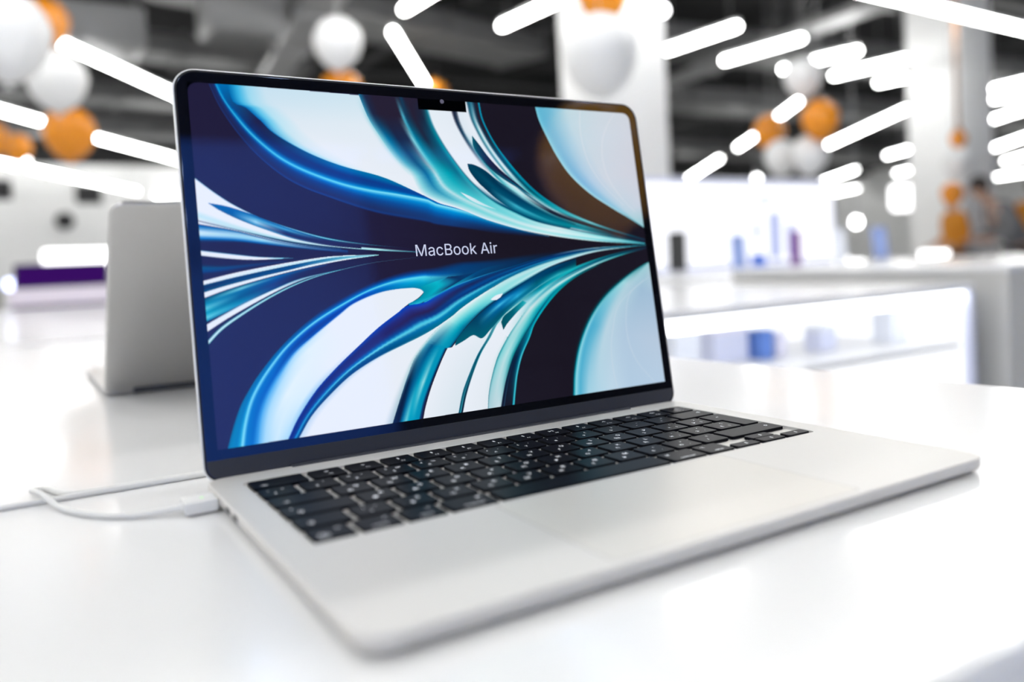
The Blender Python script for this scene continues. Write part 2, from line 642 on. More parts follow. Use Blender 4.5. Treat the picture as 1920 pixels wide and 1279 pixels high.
def spot_lamp(label, p, r, m):
    o = empty('spot_lamp', p, label, 'lamp')
    d = lathe_data([(.2*r, -r), (.75*r, -.7*r), (r, 0), (.75*r, .7*r), (.35*r, r)], 14)
    new_obj('bulb', d[0], d[1], m, o, True)
    d = lathe_data([(.4*r, .9*r), (.5*r, 1.2*r), (.5*r, 2.2*r), (.2*r, 2.5*r)], 12)
    new_obj('socket', d[0], d[1], M_HOUSING, o)
    d = tube_data([(0, 0, 2.4*r), (0, 0, HC-p[2])], .004, 5)
    new_obj('cord', d[0], d[1], M_WIRE, o)


spot_lamp('small round white lamp at the upper right corner of the nearer pillar', (4.0, 4.36, 2.77), .035, M_BULB)
spot_lamp('small bluish round lamp at top right of the farther pillar', (11.2, 6.0, 2.78), .06, M_BULB)
spot_lamp('small round white lamp above the middle of the backlit panel', (9.3, 8.4, 2.05), .05, M_BULB)
spot_lamp('round white lamp hanging between the backlit panel and the farther pillar', (6.82, 4.88, 1.23), .045, M_BULB)
spot_lamp('small round lamp at the end of the left tube lights', (.17, 13.6, 2.72), .06, M_BULB)
spot_lamp('small round white lamp cut by the top edge left of the single balloon', (1.84, 5.95, 3.12), .04, M_BULB)


# ------------------------------------------------------------------ balloons
def balloon(label, p, d, m, hang=None, group=None):
    root = empty('balloon', p, label, 'balloon', group)
    r = d/2
    prof = []
    for i in range(13):
        a = -math.pi/2+math.pi*i/12
        z = math.sin(a)
        rr = math.cos(a)
        if z < 0:
            z *= 1.22
            rr *= 1-.10*abs(z)
        prof.append((max(rr*r, .02*r), z*r))
    q = lathe_data(prof, 24)
    new_obj('envelope', q[0], q[1], m, root, True)
    q = lathe_data([(.09*r, -1.34*r), (.10*r, -1.31*r), (.035*r, -1.24*r), (.05*r, -1.18*r)], 10)
    new_obj('knot', q[0], q[1], m, root, True)
    if hang:
        q = tube_data([(0, 0, r*.98), (0, 0, hang-p[2])], .002, 5)
        new_obj('string', q[0], q[1], M_WIRE, root)


W_, O_ = M_BAL_W, M_BAL_O
balloon('largest white balloon, cut by the upper left corner', (-.041, 4.048, 2.09), .36, W_, HC)
balloon('orange balloon half hidden behind the largest white balloon at upper left', (.184, 5.952, 2.668), .30, O_, HC)
balloon('white balloon just under the largest one at left', (.184, 4.867, 2.08), .30, W_, HC)
balloon('large orange balloon between two tube lights at left', (.256, 5.358, 1.88), .29, O_, HC)
balloon('small orange balloon near the left edge above the lowest tube lights', (.052, 10.069, 2.43), .28, O_, HC)
balloon('orange balloon barely showing at the left edge', (-.15, 8.457, 2.28), .28, O_, HC)
balloon('single white balloon above the front laptop', (1.755, 4.932, 2.455), .31, W_, HC)
balloon('orange balloon peeking over the front laptop under the single white one', (1.849, 5.172, 2.19), .29, O_, HC)
balloon('small orange balloon peeking over the front laptop beside the steep tube light', (4.305, 8.776, 3.06), .28, O_, HC)
balloon('orange balloon at the top edge in front of the nearer pillar', (2.997, 3.764, 2.60), .32, O_, HC)
balloon('large orange balloon floating behind the photographer', (1.73, -1.54, 1.90), .46, O_, HC)
balloon('large white balloon in front of the nearer pillar', (2.176, 2.736, 1.915), .34, W_, HC)
balloon('white balloon over the right cluster, below the short tube lights', (5.261, 4.172, 2.36), .30, W_, HC)
balloon('right orange balloon of the cluster beside the long diagonal tube light', (5.159, 3.938, 1.985), .285, O_, HC)
balloon('left orange balloon of the right cluster, behind two tube lights', (5.78, 4.991, 2.08), .29, O_, HC)
balloon('left one of two white balloons low in the right cluster', (5.498, 4.622, 1.79), .29, W_, HC)
balloon('right one of two white balloons low in the right cluster', (5.22, 4.099, 1.735), .29, W_, HC)
balloon('small orange balloon hanging in front of the farther pillar', (8.0, 4.53, 2.03), .165, O_, 3.4)
balloon('white balloon under the small orange one before the farther pillar', (7.65, 4.33, 1.765), .27, W_, HC)
balloon('orange balloon low in front of the farther pillar, left of the people', (7.35, 4.22, 1.455), .20, O_, HC)

o = empty('hanging_ribbon', (8.0, 4.53, 2.11), 'brown orange ribbon hanging down the farther pillar to an orange balloon', 'ribbon')
d = box_data(-.035, -.002, 0, .035, .002, HC-2.11)
new_obj('band', d[0], d[1], M_RIBBON, o)
d = lathe_data([(.01, -.02), (.045, 0), (.03, .03), (.01, .05)], 10)
new_obj('bow', d[0], d[1], M_RIBBON, o)

# round black loudspeaker on the far left wall
o = empty('wall_speaker', (1.17, Y1, 2.55), 'black round loudspeaker on the white far wall above the purple screen', 'loudspeaker')
d = xf(lathe_data([(.20, 0), (.22, .03), (.22, .10), (.19, .14)], 24), Matrix.Rotation(math.pi/2, 4, 'X'))
new_obj('body', d[0], d[1], M_DARK, o)
d = xf(lathe_data([(.10, .135), (.17, .145), (.05, .16)], 24), Matrix.Rotation(math.pi/2, 4, 'X'))
new_obj('grille', d[0], d[1], M_GASKET, o)
for i, (lab, x, z) in enumerate((('dark square vent high on the far left wall, left one', -.25, 3.35), ('dark square vent high on the far left wall, right one', 1.75, 3.25))):
    o = empty('wall_vent', (x, Y1, z), lab, 'vent')
    d = box_data(-.3, -.06, -.25, .3, 0, .25, .02)
    new_obj('frame', d[0], d[1], M_BEAM, o)
    for k in range(4):
        d = box_data(-.25, -.08, -.2+k*.11, .25, -.06, -.14+k*.11)
        new_obj('slat', d[0], d[1], M_GASKET, o)

# ================================================================== tables and counters
def thin_glass():
    m = bpy.data.materials.new('thin clear pane')
    m.use_nodes = True
    nt = m.node_tree
    nt.nodes.clear()
    o = nt.nodes.new('ShaderNodeOutputMaterial')
    mx = nt.nodes.new('ShaderNodeMixShader')
    tr = nt.nodes.new('ShaderNodeBsdfTransparent')
    gl = nt.nodes.new('ShaderNodeBsdfGlossy')
    gl.inputs['Roughness'].default_value = .02
    mx.inputs[0].default_value = .05
    nt.links.new(tr.outputs[0], mx.inputs[1])
    nt.links.new(gl.outputs[0], mx.inputs[2])
    nt.links.new(mx.outputs[0], o.inputs[0])
    return m


M_PANE = thin_glass()


def table(label, outline, radii, thick=.045, cab=.12):
    xs = [p[0] for p in outline]
    ys = [p[1] for p in outline]
    c = ((min(xs)+max(xs))/2, (min(ys)+max(ys))/2)
    root = empty('display_table', (c[0], c[1], 0), label, 'table')
    loop = rounded_poly([(x-c[0], y-c[1]) for x, y in outline], radii, 8)
    z = TABLE
    d = slab_data(loop, [(.004, z-thick), (0, z-thick+.004), (0, z-.005), (.0015, z-.0015), (.005, z)])
    new_obj('table_top', d[0], d[1], M_TABLE, root)
    d = slab_data([tuple(p) for p in inset(loop, cab)], [(0, .08), (0, z-thick)])
    new_obj('cabinet', d[0], d[1], M_TABLE_SIDE, root)
    d = slab_data([tuple(p) for p in inset(loop, cab+.04)], [(0, 0), (0, .08)])
    new_obj('plinth', d[0], d[1], M_GREY_PANEL, root)
    return root


table('white glossy table carrying both open laptops in the foreground',
      [(-1.7, -.102), (.553, -.102), (.405, 1.44), (-1.7, 1.44)], [.03, .06, .06, .03])
table('white table in the left background under the purple screen', [(-1.8, 1.5), (.8, 1.5), (.8, 4.45), (-1.8, 4.45)], .03)
table('white table in the right background carrying the row of phones', [(2.35, 2.15), (5.4, 2.15), (5.4, 3.55), (2.35, 3.55)], .03)

# brightly lit display cabinet right behind the laptop
cx0, cx1, cy0, cy1 = .86, 1.97, .955, 1.80
cab = empty('display_cabinet', ((cx0+cx1)/2, (cy0+cy1)/2, 0), 'white display counter with bluish lit shelves behind the laptop keyboard', 'counter')
ox, oy = (cx0+cx1)/2, (cy0+cy1)/2


def part(name, x0, y0, z0, x1, y1, z1, m, root=cab, ox=ox, oy=oy, bevel=0.0):
    d = box_data(x0-ox, y0-oy, z0, x1-ox, y1-oy, z1, bevel)
    return new_obj(name, d[0], d[1], m, root)


part('counter_top', cx0, cy0, TABLE-.02, cx1, cy1, TABLE, M_TABLE, bevel=.003)
part('led_strip', cx0+.03, cy0+.01, TABLE-.045, cx1-.03, cy0+.04, TABLE-.02, emissive('white led strip', (.95, .97, 1, 1), 5))
part('back_panel', cx0, cy0+.42, .1, cx1, cy0+.44, TABLE-.02, M_CAB_GLOW)
part('side_panel', cx0, cy0, .1, cx0+.02, cy1, TABLE-.02, M_TABLE_SIDE)
part('side_panel', cx1-.02, cy0, .1, cx1, cy1, TABLE-.02, M_LB_FRAME)
part('glow_end_panel', cx1-.03, cy0+.02, .12, cx1-.02, cy0+.42, TABLE-.05, M_CAB_GLOW)
part('shelf', cx0+.02, cy0+.02, .738, cx1-.035, cy0+.42, .75, M_TABLE_SIDE)
part('shelf', cx0+.02, cy0+.02, .34, cx1-.02, cy0+.42, .352, M_LB_FRAME)
part('plinth', cx0, cy0, 0, cx1, cy1, .1, M_GREY_PANEL)
for k in range(2):
    w = (cx1-cx0-.04)/2
    part('glass_pane', cx0+.02+k*w+.003, cy0, .12, cx0+.02+(k+1)*w-.003, cy0+.005, TABLE-.05, M_PANE)


def carton(label, x, y, z, w, dd, h, m, rz=0.0, name='carton', lid=M_TABLE_SIDE):
    r = empty(name, (x, y, z), label, 'box', rz=rz)
    d = box_data(-w/2, -dd/2, 0, w/2, dd/2, h*.78, .002)
    new_obj('body', d[0], d[1], m, r)
    d = box_data(-w/2-.001, -dd/2-.001, h*.78, w/2+.001, dd/2+.001, h, .002)
    new_obj('lid', d[0], d[1], lid, r)


carton('blue box on the lit shelf of the counter behind the laptop', 1.405, 1.15, .75, .042, .04, .068, M_BLUE, lid=M_BLUE)
carton('lilac box beside the blue one on the lit shelf', 1.462, 1.155, .75, .034, .04, .058, M_LILAC, lid=M_LILAC)
carton('pale blue box at the left end of the lit shelf', 1.16, 1.16, .75, .075, .05, .085, M_PALE, lid=M_PALE)
carton('wide pale lilac box in the middle of the lit shelf', 1.315, 1.18, .75, .11, .05, .085, M_LB_FRAME, lid=M_LILAC)
carton('pale blue box right of the lilac one on the lit shelf', 1.62, 1.15, .75, .06, .05, .06, M_LB_FRAME, lid=M_PALE)
carton('tall pale blue box at the right end of the lit shelf', 1.86, 1.12, .75, .07, .06, .10, M_PALE, lid=M_PALE)

# grey counter at the right edge
gx0, gx1, gy0, gy1 = 2.03, 3.6, .90, 1.85
gc = empty('grey_counter', ((gx0+gx1)/2, (gy0+gy1)/2, 0), 'warm grey counter block cut by the right edge of the picture', 'counter')
gox, goy = (gx0+gx1)/2, (gy0+gy1)/2
part('front_panel', gx0, gy0, .06, gx1, gy0+.03, .925, M_GREY_PANEL, gc, gox, goy)
part('body', gx0+.005, gy0+.03, .06, gx1, gy1, .925, M_GREY_PANEL, gc, gox, goy)
part('counter_top', gx0, gy0, .925, gx1, gy1, .94, M_TABLE, gc, gox, goy, bevel=.003)
part('plinth', gx0+.04, gy0+.04, 0, gx1, gy1-.04, .06, M_DARK, gc, gox, goy)

# backlit panel on the rear edge of the phone table
lb = empty('light_box', (3.4, 3.36, TABLE), 'wide backlit white panel with pale blue figures behind the phones', 'light box')
for nm, x0, z0, x1, z1, y0, y1, m in (
        ('case', -1.12, .0, 1.10, .535, -.03, .04, M_LB_FRAME), ('panel', -1.09, .03, 1.07, .505, -.036, -.03, M_LIGHTBOX)):
    d = box_data(x0, y0, z0, x1, y1, z1)
    new_obj(nm, d[0], d[1], m, lb)
for x, z, w, h in ((.52, .04, .10, .30), (.36, .16, .05, .12), (.66, .05, .07, .22), (.44, .36, .05, .09)):
    d = xf(slab_data(rect(x-w/2, z, x+w/2, z+h, min(w, h)*.45, 6), [(0, 0), (0, .002)]), Matrix.Translation((0, -.036, 0)) @ Matrix.Rotation(math.pi/2, 4, 'X'))
    new_obj('printed_figure', d[0], d[1], M_LB_BLUE, lb)


def phone(label, x, y, m, h=.16, w=.078, rz=0.0, tilt=.35, cat='phone', name='phone', stand=M_TABLE_SIDE):
    r = empty(name, (x, y, TABLE), label, cat, rz=rz)
    T = Matrix.Translation((0, 0, .018)) @ Matrix.Rotation(math.pi/2-tilt, 4, 'X')
    d = xf(slab_data(rect(-w/2, 0, w/2, h, .009, 5), [(.001, -.004), (0, -.003), (0, .003), (.001, .004)]), T)
    new_obj('body', d[0], d[1], m, r)
    d = xf(slab_data(rect(-w/2+.004, .004, w/2-.004, h-.004, .006, 5), [(0, .004), (0, .0044)]), T)
    new_obj('screen', d[0], d[1], m, r)
    d = join(box_data(-.03, -.03, 0, .03, .07, .008, .002), box_data(-.012, .03, .008, .012, .045, h*.45, .001))
    new_obj('stand', d[0], d[1], stand, r)


phone('black phone on a stand, left end of the row before the backlit panel', 2.74, 2.91, M_DARK, .21, .09, rz=-.75)
phone('slate blue phone on a stand before the middle of the backlit panel', 3.09, 2.83, M_PHONE_BLUE, .18, .075, rz=-.7, stand=M_PALE)
phone('purple phone on a stand before the right part of the backlit panel', 3.39, 2.72, M_PHONE_PURPLE, .19, .055, rz=-.9, stand=M_PHONE_PURPLE)
phone('small blue phone lying low between slate and purple phones', 3.27, 2.86, mat('bright blue device', (.10, .22, .75, 1), .3), .07, .08, rz=-.6)
phone('pale blue phone right of the backlit panel', 3.60, 2.60, M_PALE, .19, .07, rz=-.75, stand=M_PALE)
phone('blue phone at the right end of the row near the farther pillar', 4.60, 3.06, M_PHONE_BLUE, .21, .09, rz=-.75)


def glow_box(label, p, w, h, rz, m=None, stand=True):
    r = empty('glow_box', p, label, 'sign', rz=rz)
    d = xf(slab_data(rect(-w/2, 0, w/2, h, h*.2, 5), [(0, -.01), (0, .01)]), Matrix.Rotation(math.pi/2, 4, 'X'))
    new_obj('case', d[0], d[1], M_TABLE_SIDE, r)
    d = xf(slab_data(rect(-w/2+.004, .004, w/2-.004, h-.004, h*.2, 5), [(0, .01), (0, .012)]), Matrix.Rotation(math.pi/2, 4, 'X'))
    new_obj('panel', d[0], d[1], m or emissive('bright white glow', (1, 1, 1, 1), 4), r)


glow_box('low added glowing box for a highlight on the phone table before the farther pillar', (4.75, 2.80, TABLE), .19, .055, -.57)  # this and the next two: added glowing boxes standing in for blown highlights
glow_box('small added glowing box for a highlight on the phone table right of the backlit panel', (3.80, 2.75, TABLE), .10, .045, -.57)
glow_box('small added glowing box for a highlight low on the phone table near its front edge', (3.42, 2.36, TABLE), .06, .04, -.57)
glow_box('bright square lit sign hanging left of the farther pillar', (18.14, 11.92, 1.80), .62, .62, -.57)
d = tube_data([(0, 0, .6), (0, 0, HC-1.8)], .01, 6)
new_obj('cord', d[0], d[1], M_WIRE, bpy.data.objects['glow_box.003'])
glow_box('bright white lit sign on the left background table above the purple screen', (.20, 4.38, TABLE+.16), .30, .10, 0)
d = join(box_data(-.12, -.01, -.16, -.11, .0, .01), box_data(.11, -.01, -.16, .12, .0, .01))
new_obj('stand', d[0], d[1], M_TABLE_SIDE, bpy.data.objects['glow_box.004'])

# purple screen on a plinth far on the left table
pl = empty('screen_stand', (.105, 3.80, TABLE), 'purple lit screen on a pinkish white plinth on the left background table', 'screen', rz=-.1)
d = slab_data(rect(-.18, -.10, .18, .12, .012, 4), [(.004, 0), (.004, .012)])
new_obj('foot', d[0], d[1], mat('dark violet reflection', (.05, .02, .10, 1), .4), pl)  # dark strip painted for the purple reflection under the plinth
d = slab_data(rect(-.185, -.11, .185, .12, .015, 4), [(.004, .012), (0, .018), (0, .075), (.004, .08)])
new_obj('plinth', d[0], d[1], M_PINK, pl)
T = Matrix.Translation((0, .0, .08)) @ Matrix.Rotation(math.radians(62), 4, 'X')
d = xf(slab_data(rect(-.175, 0, .175, .115, .008, 4), [(.001, -.010), (0, -.009), (0, .001), (.001, .002)]), T)
new_obj('case', d[0], d[1], M_DARK, pl)
d = xf(slab_data(rect(-.168, .006, .168, .108, .005, 4), [(0, .002), (0, .0026)]), T)
new_obj('screen', d[0], d[1], M_SCREEN_P, pl)
o = empty('table_lamp', (-.075, 3.98, TABLE), 'small round bluish lamp left of the purple screen', 'lamp')
d = lathe_data([(.04, 0), (.04, .008), (.006, .012), (.006, .075)], 14)
new_obj('stand', d[0], d[1], M_HOUSING, o)
d = lathe_data([(.006, .075), (.024, .082), (.03, .10), (.024, .118), (.006, .125)], 16)
new_obj('bulb', d[0], d[1], M_BULB_BLUE, o, True)
carton('olive grey box at the left edge beside the bluish lamp', -.16, 4.02, TABLE, .10, .10, .12, mat('olive grey card', (.32, .31, .26, 1), .6), lid=mat('olive grey card', (.32, .31, .26, 1), .6))


# ------------------------------------------------------------------ behind the camera: shelves added to darken the screen's reflections
for lab, x, w in (('added black shelving unit darkening the screen reflection, nearer the balloon', 3.7, .92), ('added black shelving unit darkening the screen reflection, middle one', 5.6, .92), ('added black shelving unit darkening the screen reflection, at the far end', 7.5, .92)):
    o = empty('unseen_shelf', (x, -6.2, 0), lab, 'shelf')
    d = join(box_data(-w, -.2, 0, -w+.04, .2, 4.05), box_data(w-.04, -.2, 0, w, .2, 4.05), box_data(-w, -.2, 0, w, -.17, 4.05))
    new_obj('frame', d[0], d[1], M_GASKET, o)
    for k in range(7):
        d = box_data(-w+.04, -.17, .1+k*.6, w-.04, .2, .13+k*.6)
        new_obj('shelf_board', d[0], d[1], M_GASKET, o)


# ------------------------------------------------------------------ people far behind
def skin_mesh(name, verts, edges, radii, m, parent, root=0, sub=2):
    me = bpy.data.meshes.new(name)
    me.from_pydata(verts, edges, [])
    me.materials.append(m)
    ob = bpy.data.objects.new(name, me)
    COL.objects.link(ob)
    ob.parent = parent
    mod = ob.modifiers.new('skin', 'SKIN')
    mod.use_smooth_shade = True
    if not me.skin_vertices:
        bm = bmesh.new()
        bm.from_mesh(me)
        bm.verts.layers.skin.verify()
        bm.to_mesh(me)
        bm.free()
    sv = me.skin_vertices[0].data
    for i, r in enumerate(radii):
        rr = r if hasattr(r, '__len__') else (r, r)
        sv[i].radius = rr
        sv[i].use_root = (i == root)
    s = ob.modifiers.new('subdivision', 'SUBSURF')
    s.levels = sub
    s.render_levels = sub
    return ob


def person(label, loc, rz, top_m, lean=.12, height=1.0):
    """Standing figure facing +y, leaning forward, forearms held in front."""
    root = empty('person', loc, label, 'person', rz=rz)
    root.scale = (height, height, height)
    L = lean
    J = {'pelvis': (0, 0, .95), 'waist': (0, .02+L*.3, 1.08), 'chest': (0, .03+L*.8, 1.28), 'neck0': (0, .03+L*1.1, 1.42), 'neck': (0, .04+L*1.3, 1.50),
         'head0': (0, .06+L*1.5, 1.57), 'head1': (0, .065+L*1.6, 1.64), 'head2': (0, .05+L*1.65, 1.71)}
    names = list(J)
    V = [J[n] for n in names]
    Rr = [(.155, .11), (.14, .10), (.165, .115), (.075, .07), (.055, .055), (.07, .08), (.076, .092), (.05, .06)]
    E = [(0, 1), (1, 2), (2, 3), (3, 4), (4, 5), (5, 6), (6, 7)]

    def add(p, r, to):
        V.append(p)
        Rr.append((r, r))
        E.append((to, len(V)-1))
        return len(V)-1
    arm = {}
    for s in (-1, 1):
        a = add((s*.17, .03+L*1.0, 1.40), .062, 2)
        b = add((s*.235, -.01+L*.8, 1.14), .045, a)
        c_ = add((s*.18, .20+L, 1.04), .034, b)
        h_ = add((s*.165, .27+L, 1.035), .03, c_)
        for k in range(4):
            f1 = add((s*(.140+.018*k), .315+L, 1.035-.004*k), .0095, h_)
            add((s*(.138+.018*k), .345+L+.006*(k in (1, 2)), 1.022-.004*k), .0085, f1)
        t1 = add((s*.128, .285+L, 1.045), .011, h_)
        add((s*.112, .312+L, 1.04), .009, t1)
        arm[s] = (a, b, c_)
        hp = add((s*.095, 0, .90), .088, 0)
        kn = add((s*.11, .02, .50), .058, hp)
        an = add((s*.12, -.01, .09), .040, kn)
        add((s*.135, .13, .035), .034, an)
    skin_mesh('body', V, E, Rr, M_SKIN, root)
    # clothing follows the same joints, a little wider
    jv = [V[0], V[1], V[2], V[3]]
    jr = [(.185, .14), (.17, .13), (.195, .145), (.09, .085)]
    je = [(0, 1), (1, 2), (2, 3)]
    for s in (-1, 1):
        a, b, c_ = arm[s]
        i = len(jv)
        jv += [V[a], V[b], tuple(np.array(V[c_])*.93+np.array(V[b])*.07)]
        jr += [(.085, .085), (.064, .064), (.048, .048)]
        je += [(2, i), (i, i+1), (i+1, i+2)]
    skin_mesh('top', jv, je, jr, top_m, root)
    tv = [(0, 0, .97)]
    tr = [(.17, .125)]
    te = []
    for s in (-1, 1):
        i = len(tv)
        tv += [(s*.095, 0, .88), (s*.11, .02, .50), (s*.12, -.008, .11)]
        tr += [(.105, .105), (.076, .076), (.062, .062)]
        te += [(0, i), (i, i+1), (i+1, i+2)]
    skin_mesh('trousers', tv, te, tr, M_TROUSER, root)
    for s in (-1, 1):
        skin_mesh('shoe', [(s*.12, -.05, .045), (s*.127, .06, .04), (s*.137, .16, .032)], [(0, 1), (1, 2)], [(.045, .045), (.046, .04), (.036, .03)], M_SHOE, root)
    hx, hy_, hz_ = V[6]
    d = lathe_data([(.086, -.06), (.098, -.02), (.099, .03), (.082, .075), (.045, .105), (.008, .116)], 16)
    d = xf(d, Matrix.Translation((hx, hy_-.022, hz_+.02)) @ Matrix.Rotation(.25, 4, 'X') @ Matrix.Diagonal((.93, 1.08, 1, 1)))
    new_obj('hair', d[0], d[1], M_HAIR, root, True)
    for s in (-1, 1):
        d = xf(lathe_data([(.003, -.011), (.010, -.006), (.012, 0), (.010, .006), (.003, .011)], 10), Matrix.Translation((hx+s*.031, hy_+.082, hz_+.005)))
        new_obj('eye', d[0], d[1], M_DARK, root, True)
        d = xf(lathe_data([(.006, -.03), (.016, -.015), (.018, .01), (.008, .03)], 8), Matrix.Translation((hx+s*.082, hy_-.005, hz_-.005)) @ Matrix.Diagonal((.45, 1, 1, 1)))
        new_obj('ear', d[0], d[1], M_SKIN, root, True)
    d = xf(lathe_data([(.006, -.022), (.015, -.014), (.009, .01), (.005, .026)], 8), Matrix.Translation((hx, hy_+.095, hz_-.018)))
    new_obj('nose', d[0], d[1], M_SKIN, root, True)
    d = box_data(hx-.022, hy_+.078, hz_-.056, hx+.022, hy_+.092, hz_-.048, .003)
    new_obj('mouth', d[0], d[1], mat('lips', (.40, .16, .13, 1), .5), root)
    return root


person('person with black hair in a grey top leaning over the right background counter', (9.42, 4.65, 0), 1.0, M_JACKET, lean=.28, height=.97)
person('person in orange clothing standing left of the one in grey', (9.22, 5.30, 0), 1.0, M_ORANGE_CLOTH, lean=.0, height=.92)
person('person in an orange top at the very right edge', (10.82, 5.20, 0), 2.0, M_ORANGE_CLOTH, lean=.1, height=1.0)

